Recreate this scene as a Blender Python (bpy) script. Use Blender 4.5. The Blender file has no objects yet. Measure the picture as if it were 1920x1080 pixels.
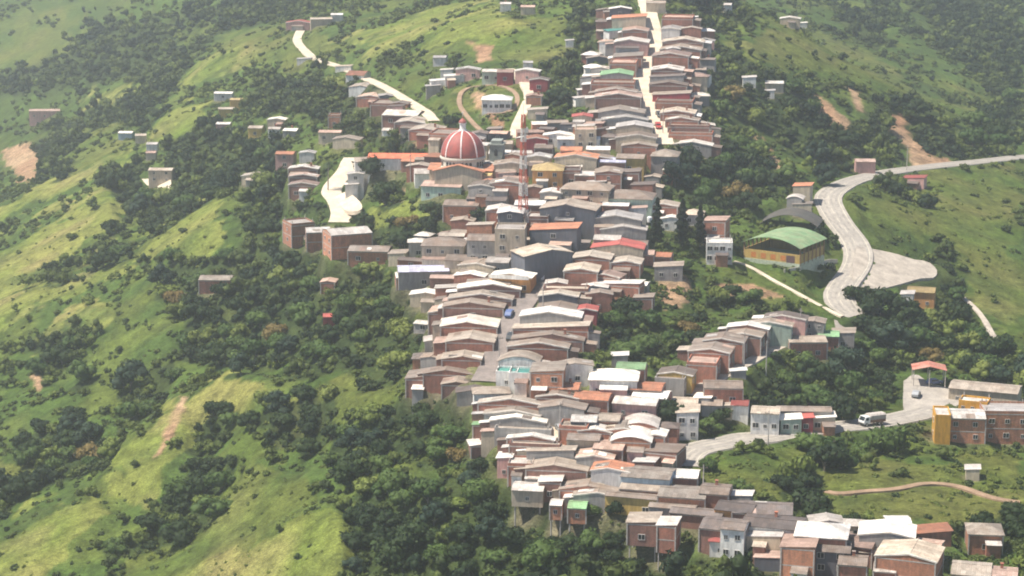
import bpy, bmesh, math, random
import numpy as np
from mathutils import Vector, Matrix, Euler
R = math.radians
rnd = random.Random(7)
sc = bpy.context.scene

# ------------------------------------------------------------------ camera
PITCH = R(13); HF = R(13); FPX = 960 / math.tan(HF); CZ = 260.0
cam_d = bpy.data.cameras.new("camera"); cam = bpy.data.objects.new("camera", cam_d)
sc.collection.objects.link(cam); sc.camera = cam
cam.location = (0, 0, CZ); cam.rotation_euler = (R(90) - PITCH, 0, 0)
cam_d.sensor_width = 36; cam_d.lens = 18 / math.tan(HF); cam_d.clip_start = 1; cam_d.clip_end = 20000

# ------------------------------------------------------------------ light
SUN_DIR = Vector((-0.46, -0.06, 0.88)).normalized()      # towards the sun
sun_el = math.asin(SUN_DIR.z); sun_az = math.atan2(SUN_DIR.x, SUN_DIR.y)
world = bpy.data.worlds.new("World"); sc.world = world; world.use_nodes = True
wn = world.node_tree; bg = wn.nodes["Background"]
sky = wn.nodes.new("ShaderNodeTexSky"); sky.sky_type = 'NISHITA'; sky.sun_disc = False
sky.sun_elevation = sun_el; sky.sun_rotation = sun_az; sky.air_density = 1.0; sky.dust_density = 2.0; sky.altitude = 1500
wn.links.new(sky.outputs[0], bg.inputs[0]); bg.inputs[1].default_value = 0.085
sd = bpy.data.lights.new("sun", 'SUN'); sun = bpy.data.objects.new("sun", sd); sc.collection.objects.link(sun)
sd.energy = 5.0; sd.angle = R(0.8); sd.color = (1.0, 0.93, 0.82)
sun.rotation_euler = (-SUN_DIR).to_track_quat('-Z', 'Y').to_euler()
sc.view_settings.view_transform = 'Standard'; sc.view_settings.look = 'None'
sc.view_settings.exposure = 0.88; sc.view_settings.gamma = 1.0
sc.render.film_transparent = False
try:
    sc.cycles.volume_bounces = 1; sc.cycles.max_bounces = 5; sc.cycles.diffuse_bounces = 2
    sc.cycles.glossy_bounces = 1; sc.cycles.transmission_bounces = 2; sc.cycles.transparent_max_bounces = 4
    sc.cycles.use_denoising = True
    sc.cycles.pixel_filter_type = 'BLACKMAN_HARRIS'; sc.cycles.filter_width = 1.9
except Exception: pass
HAZE = 0.00026

# ------------------------------------------------------------------ pixels, rays, noise
CP, SP = math.cos(PITCH), math.sin(PITCH)
def ray(px, py):
    u = (np.asarray(px, float) - 960) / FPX; v = (540 - np.asarray(py, float)) / FPX
    d = np.stack([u, CP + SP * v, -SP + CP * v], -1)
    return d / np.linalg.norm(d, axis=-1, keepdims=True)
def project(x, y, z):
    z = z - CZ; w = y * CP - z * SP; w = np.maximum(w, 1e-3)
    return 960 + FPX * x / w, 540 - FPX * (y * SP + z * CP) / w
def vnoise(x, y, s, seed=0):
    X = np.asarray(x, float) / s + 1000; Y = np.asarray(y, float) / s + 1000
    xi = np.floor(X).astype(np.int64); yi = np.floor(Y).astype(np.int64); fx = X - xi; fy = Y - yi
    fx = fx * fx * (3 - 2 * fx); fy = fy * fy * (3 - 2 * fy)
    def hsh(a, b):
        n = (a * 374761393 + b * 668265263 + seed * 1274126177) & 0x7fffffff
        n = ((n ^ (n >> 13)) * 1274126177) & 0x7fffffff
        return ((n ^ (n >> 16)) & 0xffff) / 65535.0
    return (hsh(xi, yi) * (1 - fx) + hsh(xi + 1, yi) * fx) * (1 - fy) + (hsh(xi, yi + 1) * (1 - fx) + hsh(xi + 1, yi + 1) * fx) * fy - 0.5

# ------------------------------------------------------------------ lie of the land: (px, py, slant distance)
CTRL = [(0,1080,600),(400,1080,545),(800,1080,492),(1200,1080,468),(1700,1080,460),(1920,1080,470),
 (0,900,660),(400,900,590),(700,900,536),(1000,950,496),(1300,960,486),(1500,900,508),(1800,900,522),(1920,960,505),
 (0,720,745),(250,720,690),(500,720,632),(700,720,578),(900,720,540),(1100,740,533),(1300,740,540),(1450,700,556),(1600,740,560),(1900,740,585),
 (1050,850,507),(1280,850,515),(1600,820,538),(1880,820,556),(850,820,520),
 (0,540,860),(300,540,745),(500,540,690),(680,540,634),(840,560,588),(1000,560,584),(1180,560,588),(1350,560,600),(1580,540,632),(1900,540,690),
 (0,360,1020),(200,340,930),(420,360,830),(600,370,735),(760,400,668),(980,420,634),(1180,420,640),(1300,430,650),(1440,440,660),(1560,370,690),(1720,400,720),(1900,400,760),
 (0,200,1240),(250,200,1080),(450,220,930),(640,230,800),(780,260,728),(980,280,690),(1150,290,690),(1260,260,705),(1420,280,740),(1560,300,765),(1700,300,800),(1910,292,860),
 (0,0,1500),(300,0,1250),(560,60,1020),(700,150,850),(760,40,990),(900,130,800),(930,190,765),(1000,130,800),(1100,100,815),(1180,130,765),(1220,0,830),(1260,110,770),(1400,0,900),(1450,120,850),(1600,150,920),(1750,200,960),(1700,0,1120),(1910,100,1080),(1910,0,1250),(960,0,960)]
cp = np.array(CTRL, float); cp[:, 2] += np.maximum(cp[:, 2] - 850, 0) * 0.45; P3 = ray(cp[:, 0], cp[:, 1]) * cp[:, 2:3]; P3[:, 2] += CZ
def _phi(r2): return 0.5 * r2 * np.log(np.maximum(r2, 1e-9))
cx, cy, cz = P3.T; Sx = 100.0
A = np.zeros((len(cx) + 3,) * 2); n_ = len(cx)
A[:n_, :n_] = _phi(((cx[:, None] - cx) ** 2 + (cy[:, None] - cy) ** 2) / Sx ** 2) + np.eye(n_) * 0.15
A[:n_, n_:] = np.stack([np.ones(n_), cx / Sx, cy / Sx], 1); A[n_:, :n_] = A[:n_, n_:].T
W = np.linalg.solve(A, np.concatenate([cz, np.zeros(3)]))
GX0, GX1, GY0, GY1, GS = -560.0, 560.0, 280.0, 1900.0, 1.5
gx = np.arange(GX0, GX1, GS); gy = np.arange(GY0, GY1, GS)
sx_, sy_ = np.meshgrid(gx[::4], gy[::4])
Hc = W[n_] + W[n_ + 1] * sx_ / Sx + W[n_ + 2] * sy_ / Sx
for k in range(n_): Hc += W[k] * _phi(((sx_ - cx[k]) ** 2 + (sy_ - cy[k]) ** 2) / Sx ** 2)
GXX, GYY = np.meshgrid(gx, gy)
def bil(G, fx, fy):
    fx = np.clip(fx, 0, G.shape[1] - 1.001); fy = np.clip(fy, 0, G.shape[0] - 1.001)
    i = fx.astype(int); j = fy.astype(int); u = fx - i; v = fy - j
    return (G[j, i] * (1 - u) + G[j, i + 1] * u) * (1 - v) + (G[j + 1, i] * (1 - u) + G[j + 1, i + 1] * u) * v
HG = bil(Hc, (GXX - GX0) / (4 * GS), (GYY - GY0) / (4 * GS))
def hz(x, y, G=None): return bil(HG if G is None else G, (np.asarray(x, float) - GX0) / GS, (np.asarray(y, float) - GY0) / GS)

# ------------------------------------------------------------------ ground cover, outlined on the hillside
COVER = {}
NM = (270, 480)
def raster(poly):
    m = np.zeros(NM, bool); yy, xx = np.mgrid[0:NM[0], 0:NM[1]]; xx = xx * 4 + 2.0; yy = yy * 4 + 2.0
    j = len(poly) - 1
    for i in range(len(poly)):
        xi, yi = poly[i]; xj, yj = poly[j]
        if yi != yj: m ^= ((yi > yy) != (yj > yy)) & (xx < (xj - xi) * (yy - yi) / (yj - yi) + xi)
        j = i
    return m
def polys(s): return [[tuple(map(float, p.split(','))) for p in l.split()] for l in s.strip().splitlines()]
BRIGHT = polys("""
150,195 200,170 270,145 262,165 200,195 160,208
345,135 400,115 480,92 465,115 400,150 340,160 325,155
270,240 330,205 400,175 415,190 375,240 330,262 290,272
250,272 250,300 222,312 212,340 150,352 60,395 0,432 0,400 60,362 130,322 200,295
225,360 222,420 180,450 130,485 70,505 0,565 0,485 70,430 130,392 200,352
450,342 440,400 420,440 370,478 310,490 262,478 280,440 330,410 400,370
0,640 0,562 90,520 180,482 250,470 262,490 200,530 130,560 60,600
350,495 420,468 405,500 370,512
190,570 200,582 120,632 45,668 50,650 130,600
350,742 400,712 440,700 520,725 505,775 440,785 372,785 350,850 330,870 280,890 222,880 232,832 300,780 320,740
200,890 330,868 300,930 230,930 180,922
630,950 560,968 480,1010 400,1040 350,1080 655,1080 655,1000
640,92 700,60 760,40 860,12 960,0 880,45 800,80 700,110
800,62 880,30 960,20 1000,60 920,82 860,90
682,392 760,368 830,398 868,420 800,440 720,432
0,1010 70,960 150,930 210,960 150,1040 80,1080 0,1080""")
MID = polys("""
0,60 60,30 150,30 150,90 60,140 0,150
832,165 870,150 970,148 985,185 965,225 900,232 850,205
1385,62 1480,45 1560,80 1680,130 1700,160 1600,160 1500,130 1420,145 1395,110
1570,155 1720,165 1870,205 1860,235 1720,212 1640,185
0,840 60,860 60,905 0,920
560,760 640,722 770,715 700,760 600,800 500,880 560,900 620,930 480,1005 340,1080 250,1080 400,960 430,860 500,790
1590,352 1700,332 1915,300 1915,660 1840,600 1760,450 1650,430
1440,845 1560,835 1700,850 1915,860 1915,990 1700,990 1560,990 1450,880
770,60 1000,30 1090,40 1080,110 1020,120 900,120 800,110
400,60 640,60 640,110 500,130 380,150
1370,495 1450,520 1560,590 1480,582 1400,575 1340,560 1320,520
1480,480 1570,470 1575,520 1540,560 1490,540 1450,500
790,690 830,650 830,690 770,720
100,270 150,240 240,240 240,270 150,300 100,340 80,340
1310,850 1420,850 1560,940 1500,960 1400,920 1320,890""")
DIRT = polys("""
8,288 55,268 78,296 72,332 40,336 12,310
1512,172 1546,180 1562,192 1612,250 1586,264 1548,232
1584,166 1602,168 1622,208 1604,210
1660,210 1690,214 1746,306 1700,308
1408,258 1432,266 1462,308 1466,330 1450,318
884,86 925,86 926,110 890,118
345,738 353,740 326,788 292,852 280,858 300,808 324,765
60,700 80,700 84,735 70,738
1325,535 1400,535 1470,556 1400,560 1340,552
880,170 900,172 920,200 950,245 930,245 895,205
1710,296 1780,298 1780,306 1700,312
760,268 790,270 800,278 770,280
730,360 760,360 756,374 736,374
1230,530 1290,520 1290,570 1240,575""")
WOOD = polys("""
0,140 60,115 150,100 170,60 250,40 400,0 640,0 560,30 420,40 390,60 330,110 260,145 140,170 0,182
160,205 280,165 300,120 345,125 300,190 262,240 165,232
70,240 150,235 130,290 120,330 80,340 60,300
210,308 262,300 262,350 340,340 400,350 370,392 300,432 230,432 210,380
300,262 420,235 530,250 540,300 520,335 420,372 330,335
60,535 170,492 262,445 236,475 160,512 70,545
320,495 440,472 490,400 500,360 540,340 545,440 640,480 740,480 745,545 800,570 825,650 775,718 660,722 600,700 500,700 400,690 350,690 330,600 300,560
500,800 600,758 622,800 562,872 512,852
600,830 720,762 775,730 870,725 885,800 900,850 760,862 700,890 620,880
648,950 760,880 900,850 960,900 1030,960 1200,1000 1330,1045 1500,1080 655,1080
60,662 150,620 172,680 120,732 80,712
260,690 330,680 320,742 242,800 200,780
60,820 150,800 232,832 182,880 100,922 0,972 0,920 60,880
350,790 440,762 470,790 400,860 352,850
320,920 420,858 470,880 400,962 380,1002 310,1042 200,1052 250,1000
1270,292 1330,262 1440,290 1452,350 1362,422 1280,402 1200,372 1210,342
1300,0 1390,20 1382,100 1422,150 1530,160 1560,220 1650,262 1640,300 1560,330 1500,292 1440,262 1342,232 1305,200 1325,150
1540,0 1650,18 1664,82 1620,86 1580,50
1740,0 1915,0 1915,292 1862,272 1870,200 1800,120 1722,40
1650,190 1720,205 1762,240 1872,240 1900,290 1742,292 1642,300 1600,262
1660,336 1740,345 1760,400 1700,380
1740,442 1782,520 1832,602 1762,642 1702,562
1108,582 1180,560 1240,602 1350,600 1400,565 1290,530 1300,640 1240,682 1150,682 1100,642
1400,690 1500,655 1600,640 1600,562 1700,600 1900,652 1912,730 1780,680 1700,700 1690,765 1560,780 1400,752
1240,762 1310,752 1432,790 1402,822 1300,806 1250,842
1540,832 1650,822 1642,860 1560,882
1472,905 1552,900 1552,982 1482,972
1762,1002 1812,990 1900,960 1912,1062 1822,1042
682,262 822,242 824,285 700,285
682,330 760,330 752,382 692,382
700,432 880,372 922,400 905,440 800,482 700,462
1090,0 1160,20 1132,112 1100,200 1042,242 1000,212 1020,152 1082,82
560,140 700,160 742,232 800,255 682,272 620,232 560,205 480,212 500,152
540,370 620,400 610,412 540,408
1380,500 1400,495 1440,530 1420,530""")
def mk(L):
    m = np.zeros(NM, bool)
    for p in L: m |= raster(p)
    return m.astype(float)
M_B, M_M, M_D, M_W = mk(BRIGHT), mk(MID), mk(DIRT), mk(WOOD)
def blur(m, n):
    for _ in range(n):
        p = np.pad(m, 1, mode='edge'); m = (p[:-2, 1:-1] + p[2:, 1:-1] + p[1:-1, :-2] + p[1:-1, 2:] + 4 * p[1:-1, 1:-1]) / 8
    return m
def look(m, px, py): return bil(m, (px - 2) / 4, (py - 2) / 4)
# spurs of grass stand proud of the wooded gullies
relief = blur(M_B, 30) * 3.2 + blur(M_M, 20) * 1.0 - blur(M_W, 30) * 2.6
px_, py_ = project(GXX, GYY, HG)
inside = np.clip(np.minimum.reduce([px_ + 60, 1980 - px_, py_ + 60, 1140 - py_]) / 60, 0, 1)
HG = HG + look(relief, px_, py_) * inside + vnoise(GXX, GYY, 46, 3) * 3.0 + vnoise(GXX, GYY, 17, 4) * 1.1
far = np.clip((GYY - 800) / 500, 0, 1)
HG = HG + far * (vnoise(GXX, GYY, 150, 9) * 26)

T_ = np.concatenate([np.arange(340, 1900, 3.0)])
def cast(px, py, h=0.0, G=None):
    """the first point h metres above the ground on the ray through a pixel"""
    px = np.atleast_1d(np.asarray(px, float)); py = np.atleast_1d(np.asarray(py, float)); h = np.broadcast_to(h, px.shape)
    d = ray(px, py); X = d[:, 0:1] * T_; Y = d[:, 1:2] * T_; Z = CZ + d[:, 2:3] * T_
    below = Z < hz(X, Y, G) + h[:, None]
    k = np.where(below.any(1), below.argmax(1), len(T_) - 1); hi = T_[k]; lo = T_[np.maximum(k - 1, 0)]
    for _ in range(12):
        m = (lo + hi) / 2; b = CZ + d[:, 2] * m < hz(d[:, 0] * m, d[:, 1] * m, G) + h
        hi = np.where(b, m, hi); lo = np.where(b, lo, m)
    return d[:, 0] * hi, d[:, 1] * hi
HB = HG.copy()       # land before streets and building plots are cut in

# ------------------------------------------------------------------ helpers for objects
def link(o): sc.collection.objects.link(o); return o
def tag(o, label=None, cat=None, group=None, kind=None):
    if label: o["label"] = label
    if cat: o["category"] = cat
    if group: o["group"] = group
    if kind: o["kind"] = kind
    return o
def empty(name, loc, rz=0.0):
    o = bpy.data.objects.new(name, None); o.empty_display_size = 0.5; link(o); o.location = loc; o.rotation_euler = (0, 0, rz); return o
def npmesh(name, V, F, mats, fm=None, smooth=False):
    """V (n,3); F list of index lists or an (m,k) array"""
    me = bpy.data.meshes.new(name)
    if isinstance(F, np.ndarray):
        k = F.shape[1]; m = F.shape[0]
        me.vertices.add(len(V)); me.vertices.foreach_set("co", np.asarray(V, np.float32).ravel())
        me.loops.add(m * k); me.loops.foreach_set("vertex_index", F.astype(np.int32).ravel())
        me.polygons.add(m); me.polygons.foreach_set("loop_start", np.arange(0, m * k, k, dtype=np.int32))
        me.update(calc_edges=True)
    else:
        me.from_pydata([tuple(v) for v in V], [], F); me.update()
    for mt in mats: me.materials.append(mt)
    if fm is not None: me.polygons.foreach_set("material_index", np.asarray(fm, np.int32))
    if smooth: me.polygons.foreach_set("use_smooth", np.ones(len(me.polygons), bool))
    me.update(); return me
def child(name, me, parent, loc=(0, 0, 0), rz=0.0):
    o = bpy.data.objects.new(name, me); link(o); o.parent = parent; o.location = loc; o.rotation_euler = (0, 0, rz); return o
def top(name, me, loc=(0, 0, 0), rz=0.0):
    o = bpy.data.objects.new(name, me); link(o); o.location = loc; o.rotation_euler = (0, 0, rz); return o
class MB:
    """collects boxes, prisms and tubes into one mesh"""
    def __init__(s): s.V = []; s.F = []; s.M = []
    def add(s, V, F, m=0):
        b = len(s.V); s.V += [tuple(v) for v in V]; s.F += [[b + i for i in f] for f in F]; s.M += [m] * len(F)
    def box(s, x0, x1, y0, y1, z0, z1, m=0):
        s.add([(x0,y0,z0),(x1,y0,z0),(x1,y1,z0),(x0,y1,z0),(x0,y0,z1),(x1,y0,z1),(x1,y1,z1),(x0,y1,z1)],
              [(0,3,2,1),(4,5,6,7),(0,1,5,4),(1,2,6,5),(2,3,7,6),(3,0,4,7)], m)
    def prism(s, prof, axis, a, b, m=0):
        """closed profile (u,z) swept along axis 'x' or 'y' from a to b"""
        n = len(prof); f = (lambda u, z, t: (t, u, z)) if axis == 'x' else (lambda u, z, t: (u, t, z))
        V = [f(u, z, a) for u, z in prof] + [f(u, z, b) for u, z in prof]
        F = [list(range(n)), list(range(2 * n - 1, n - 1, -1))] + [(i, i + n, (i + 1) % n + n, (i + 1) % n) for i in range(n)]
        s.add(V, F, m)
    def tube(s, p, q, r, r2=None, n=6, m=0):
        p = Vector(p); q = Vector(q); r2 = r if r2 is None else r2; d = (q - p).normalized()
        a = d.orthogonal().normalized(); b = d.cross(a); V = []
        for c, rr in ((p, r), (q, r2)):
            for k in range(n): t = 2 * math.pi * k / n; V.append(c + (a * math.cos(t) + b * math.sin(t)) * rr)
        s.add(V, [(k, (k + 1) % n, (k + 1) % n + n, k + n) for k in range(n)] + [list(range(n))[::-1], list(range(n, 2 * n))], m)
    def lathe(s, prof, n=24, m=0, cx=0, cy=0, closed=False):
        V = []; F = []
        for r, z in prof:
            for k in range(n): t = 2 * math.pi * k / n; V.append((cx + r * math.cos(t), cy + r * math.sin(t), z))
        for i in range(len(prof) - 1):
            for k in range(n): F.append((i * n + k, i * n + (k + 1) % n, (i + 1) * n + (k + 1) % n, (i + 1) * n + k))
        F.append([k for k in range(n)][::-1]); F.append([(len(prof) - 1) * n + k for k in range(n)])
        s.add(V, F, m)
    def mesh(s, name, mats, smooth=False):
        me = bpy.data.meshes.new(name); me.from_pydata(s.V, [], s.F)
        for mt in mats: me.materials.append(mt)
        me.polygons.foreach_set("material_index", s.M)
        if smooth: me.polygons.foreach_set("use_smooth", [True] * len(s.F))
        me.update(); bm = bmesh.new(); bm.from_mesh(me); bmesh.ops.recalc_face_normals(bm, faces=bm.faces); bm.to_mesh(me); bm.free()
        return me

# ------------------------------------------------------------------ materials
def mat(name):
    m = bpy.data.materials.new(name); m.use_nodes = True; nt = m.node_tree; b = nt.nodes["Principled BSDF"]; return m, nt, b
def N(nt, t, **kw):
    n = nt.nodes.new(t)
    for k, v in kw.items():
        if k.startswith('i_'):
            key = k[2:]; n.inputs[int(key) if key.isdigit() else key].default_value = v
        else: setattr(n, k, v)
    return n
def mixc(nt, fac, a, b, mode='MIX'):
    n = N(nt, "ShaderNodeMix", data_type='RGBA', blend_type=mode)
    for sock, v in ((n.inputs[0], fac), (n.inputs[6], a), (n.inputs[7], b)):
        if hasattr(v, "is_linked") or hasattr(v, "links"): nt.links.new(v, sock)
        elif isinstance(v, (int, float)): sock.default_value = v
        else: sock.default_value = (*v, 1)
    return n.outputs[2]
def ramp(nt, src, pts):
    n = N(nt, "ShaderNodeValToRGB"); nt.links.new(src, n.inputs[0]); e = n.color_ramp.elements
    while len(e) < len(pts): e.new(0.5)
    for k, (p, c) in enumerate(pts): e[k].position = p; e[k].color = (c, c, c, 1) if isinstance(c, (int, float)) else (*c, 1)
    return n.outputs[0]
def noise(nt, co, scale, detail=3, rough=0.6):
    n = N(nt, "ShaderNodeTexNoise"); n.inputs["Scale"].default_value = scale; n.inputs["Detail"].default_value = detail; n.inputs["Roughness"].default_value = rough
    nt.links.new(co, n.inputs["Vector"]); return n.outputs[0]
def mapping(nt, co, scale):
    n = N(nt, "ShaderNodeMapping"); n.inputs["Scale"].default_value = scale; nt.links.new(co, n.inputs[0]); return n.outputs[0]
def coords(nt, k="Object"): return N(nt, "ShaderNodeTexCoord").outputs[k]
def geo(nt): return N(nt, "ShaderNodeNewGeometry").outputs["Position"]
def bump(nt, b, src, strength=0.4, dist=0.3):
    n = N(nt, "ShaderNodeBump"); n.inputs["Strength"].default_value = strength; n.inputs["Distance"].default_value = dist
    nt.links.new(src, n.inputs["Height"]); nt.links.new(n.outputs[0], b.inputs["Normal"])
MC = {}
def roof_mat(name, c, rough=0.75, dirt=(0.16, 0.11, 0.08), amt=0.5, metal=0.0):
    if name in MC: return MC[name]
    m, nt, b = mat(name); P = geo(nt); rn = N(nt, "ShaderNodeObjectInfo").outputs["Random"]; lk = nt.links
    big = ramp(nt, noise(nt, P, 0.35, 4, 0.7), [(0.38, 0.0), (0.66, 1.0)])
    mul = N(nt, "ShaderNodeMath", operation='MULTIPLY'); mul.inputs[1].default_value = amt; lk.new(big, mul.inputs[0])
    c1 = mixc(nt, mul.outputs[0], c, dirt)
    fine = ramp(nt, noise(nt, P, 2.6, 3, 0.7), [(0.3, 0.66), (0.7, 1.22)])
    c2 = mixc(nt, 1.0, c1, fine, 'MULTIPLY')
    var = ramp(nt, rn, [(0.0, (0.55, 0.54, 0.55)), (0.35, (0.85, 0.80, 0.76)), (0.65, (1.0, 1.0, 1.0)), (1.0, (1.25, 1.2, 1.1))])
    c3 = mixc(nt, 1.0, c2, var, 'MULTIPLY')
    sh = N(nt, "ShaderNodeTexBrick", offset=0.0); lk.new(coords(nt), sh.inputs[0]); sh.inputs["Color1"].default_value = (0.70, 0.68, 0.66, 1); sh.inputs["Color2"].default_value = (1.22, 1.2, 1.18, 1)
    sh.inputs["Mortar"].default_value = (0.7, 0.66, 0.62, 1); sh.inputs["Scale"].default_value = 1.0; sh.inputs["Mortar Size"].default_value = 0.03; sh.inputs["Brick Width"].default_value = 2.4; sh.inputs["Row Height"].default_value = 1.0
    c3 = mixc(nt, 0.75, c3, mixc(nt, 1.0, c3, sh.outputs[0], 'MULTIPLY'))
    wv = N(nt, "ShaderNodeTexWave", wave_type='BANDS', bands_direction='Y'); wv.inputs["Scale"].default_value = 0.75; wv.inputs["Distortion"].default_value = 0.4
    lk.new(coords(nt), wv.inputs[0])
    seam = ramp(nt, wv.outputs[1], [(0.0, 0.72), (0.14, 1.0), (1.0, 1.0)])
    lk.new(mixc(nt, 0.7, c3, mixc(nt, 1.0, c3, seam, 'MULTIPLY')), b.inputs["Base Color"])
    b.inputs["Roughness"].default_value = rough; b.inputs["Metallic"].default_value = metal
    bump(nt, b, wv.outputs[1], 0.35, 0.06)
    MC[name] = m; return m
def wall_mat(name, c, brick=False, amt=0.35, dirt=(0.12, 0.09, 0.07)):
    if name in MC: return MC[name]
    m, nt, b = mat(name); P = geo(nt); lk = nt.links; rn = N(nt, "ShaderNodeObjectInfo").outputs["Random"]
    if brick:
        co = coords(nt)
        cm = N(nt, "ShaderNodeCombineXYZ"); sp = N(nt, "ShaderNodeSeparateXYZ"); lk.new(co, sp.inputs[0])
        ad = N(nt, "ShaderNodeMath", operation='ADD'); lk.new(sp.outputs[0], ad.inputs[0]); lk.new(sp.outputs[1], ad.inputs[1])
        lk.new(ad.outputs[0], cm.inputs[0]); lk.new(sp.outputs[2], cm.inputs[1])
        br = N(nt, "ShaderNodeTexBrick"); lk.new(cm.outputs[0], br.inputs[0])
        br.inputs["Color1"].default_value = (*[x * 1.15 for x in c], 1); br.inputs["Color2"].default_value = (*[x * 0.8 for x in c], 1)
        br.inputs["Mortar"].default_value = (0.34, 0.28, 0.24, 1); br.inputs["Scale"].default_value = 1.0
        br.inputs["Mortar Size"].default_value = 0.018; br.inputs["Brick Width"].default_value = 0.33; br.inputs["Row Height"].default_value = 0.2
        base = br.outputs[0]
    else:
        base = mixc(nt, 0.0, c, c)
    big = ramp(nt, noise(nt, P, 0.5, 4, 0.7), [(0.42, 0.0), (0.7, 1.0)])
    mul = N(nt, "ShaderNodeMath", operation='MULTIPLY'); mul.inputs[1].default_value = amt; lk.new(big, mul.inputs[0])
    c1 = mixc(nt, mul.outputs[0], base, dirt)
    st = ramp(nt, noise(nt, mapping(nt, P, (1.4, 1.4, 0.25)), 1.2, 3), [(0.35, 0.8), (0.65, 1.12)])
    c2 = mixc(nt, 1.0, c1, st, 'MULTIPLY')
    var = ramp(nt, rn, [(0.0, (0.78, 0.76, 0.76)), (1.0, (1.15, 1.15, 1.12))])
    lk.new(mixc(nt, 1.0, c2, var, 'MULTIPLY'), b.inputs["Base Color"]); b.inputs["Roughness"].default_value = 0.9
    bump(nt, b, noise(nt, P, 5, 2), 0.3, 0.05)
    MC[name] = m; return m
def plain(name, c, rough=0.6, metal=0.0, amt=0.25, sc_=2.0):
    if name in MC: return MC[name]
    m, nt, b = mat(name); P = geo(nt)
    f = ramp(nt, noise(nt, P, sc_, 3), [(0.3, 1 - amt), (0.7, 1 + amt)])
    nt.links.new(mixc(nt, 1.0, c, f, 'MULTIPLY'), b.inputs["Base Color"]); b.inputs["Roughness"].default_value = rough; b.inputs["Metallic"].default_value = metal
    MC[name] = m; return m
def leaf_mat(name, c, c2, tint=False):
    if name in MC: return MC[name]
    m, nt, b = mat(name); P = geo(nt); lk = nt.links
    src = N(nt, "ShaderNodeAttribute", attribute_name="tint").outputs["Fac"] if tint else N(nt, "ShaderNodeObjectInfo").outputs["Random"]
    col = mixc(nt, src, c, c2)
    f = ramp(nt, noise(nt, P, 0.7, 3), [(0.3, 0.62), (0.7, 1.35)])
    col = mixc(nt, 1.0, col, f, 'MULTIPLY')
    lk.new(col, b.inputs["Base Color"]); b.inputs["Roughness"].default_value = 0.7
    try: b.inputs["Specular IOR Level"].default_value = 0.25
    except Exception: pass
    tr = N(nt, "ShaderNodeBsdfTranslucent"); lk.new(col, tr.inputs[0]); mx = N(nt, "ShaderNodeMixShader"); mx.inputs[0].default_value = 0.28
    out = nt.nodes["Material Output"]; lk.new(b.outputs[0], mx.inputs[1]); lk.new(tr.outputs[0], mx.inputs[2]); lk.new(mx.outputs[0], out.inputs[0])
    MC[name] = m; return m
# ------------------------------------------------------------------ streets and yards (outlined on the land, then cut level into it)
ROADS = [  # name, width m, material key, pixel line, widths follow if given
 ("upper_street", 5.8, "pale", "1206,-30 1210,0 1218,25 1225,58 1230,80 1224,100 1217,115 1206,140 1201,160 1210,182 1222,207 1237,230 1244,250 1247,276"),
 ("hillside_road", 4.2, "pale", "566,52 557,75 572,95 592,110 635,124 682,145 722,163 760,186 797,209 815,228"),
 ("loop_road", 3.4, "pale", "955,128 972,140 986,160 992,180 984,202 974,222 966,245 965,266"),
 ("cobbled_street", 6.4, "cobble", "905,722 922,684 943,640 962,600 984,562 1012,538 1040,516 1062,494 1078,468 1090,440"),
 ("lower_street", 4.8, "pale", "975,742 1008,768 1036,800 1056,832 1096,864 1150,905 1190,930"),
 ("highway", 8.6, "asphalt", "1990,288 1913,294 1850,301 1780,308 1680,320 1613,334 1573,350 1552,370 1563,398 1580,424 1600,451 1610,478 1603,504 1583,531 1572,555 1588,580 1612,604"),
 ("lower_highway", 8.6, "asphalt", "1748,768 1720,776 1680,785 1635,793 1510,806 1410,822 1325,834 1285,852 1278,880"),
 ("hillside_lane", 3.6, "pale2", "1285,745 1310,728 1350,706 1392,686 1430,664 1468,646 1502,640"),
 ("footpath", 1.5, "pale", "1372,482 1420,508 1470,535 1520,563 1560,585 1590,604"),
 ("dirt_path", 2.0, "earth", "1545,926 1600,921 1680,916 1738,905 1800,912 1850,930 1925,945"),
 ("field_track", 1.6, "earth", "905,248 880,222 862,196 866,172 892,160 940,160 968,176 966,200 940,214 905,212"),
 ("terrace_path", 1.8, "pale", "842,158 862,149 890,145 930,145 958,146"),
 ("hill_track", 1.6, "pale2", "1790,545 1826,575 1846,600 1868,640"),
 ("church_lane", 6.4, "pale", "662,292 650,318 630,342 621,362 636,382 640,402 634,424"),
]
YARDS = [
 ("dirt_yard", "pale", "628,368 652,360 678,384 672,394 646,394"),
 ("lay_by", "pale2", "1606,468 1640,472 1700,489 1752,522 1748,543 1700,535 1650,542 1600,532"),
 ("car_park", "asphalt", "1694,716 1722,704 1792,732 1800,760 1752,774 1698,772"),
 ("house_yard", "pale", "266,336 300,330 320,338 314,356 280,350"),
 ("roadside_yard", "pale2", "1564,600 1604,606 1600,622 1570,618"),
]
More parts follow.
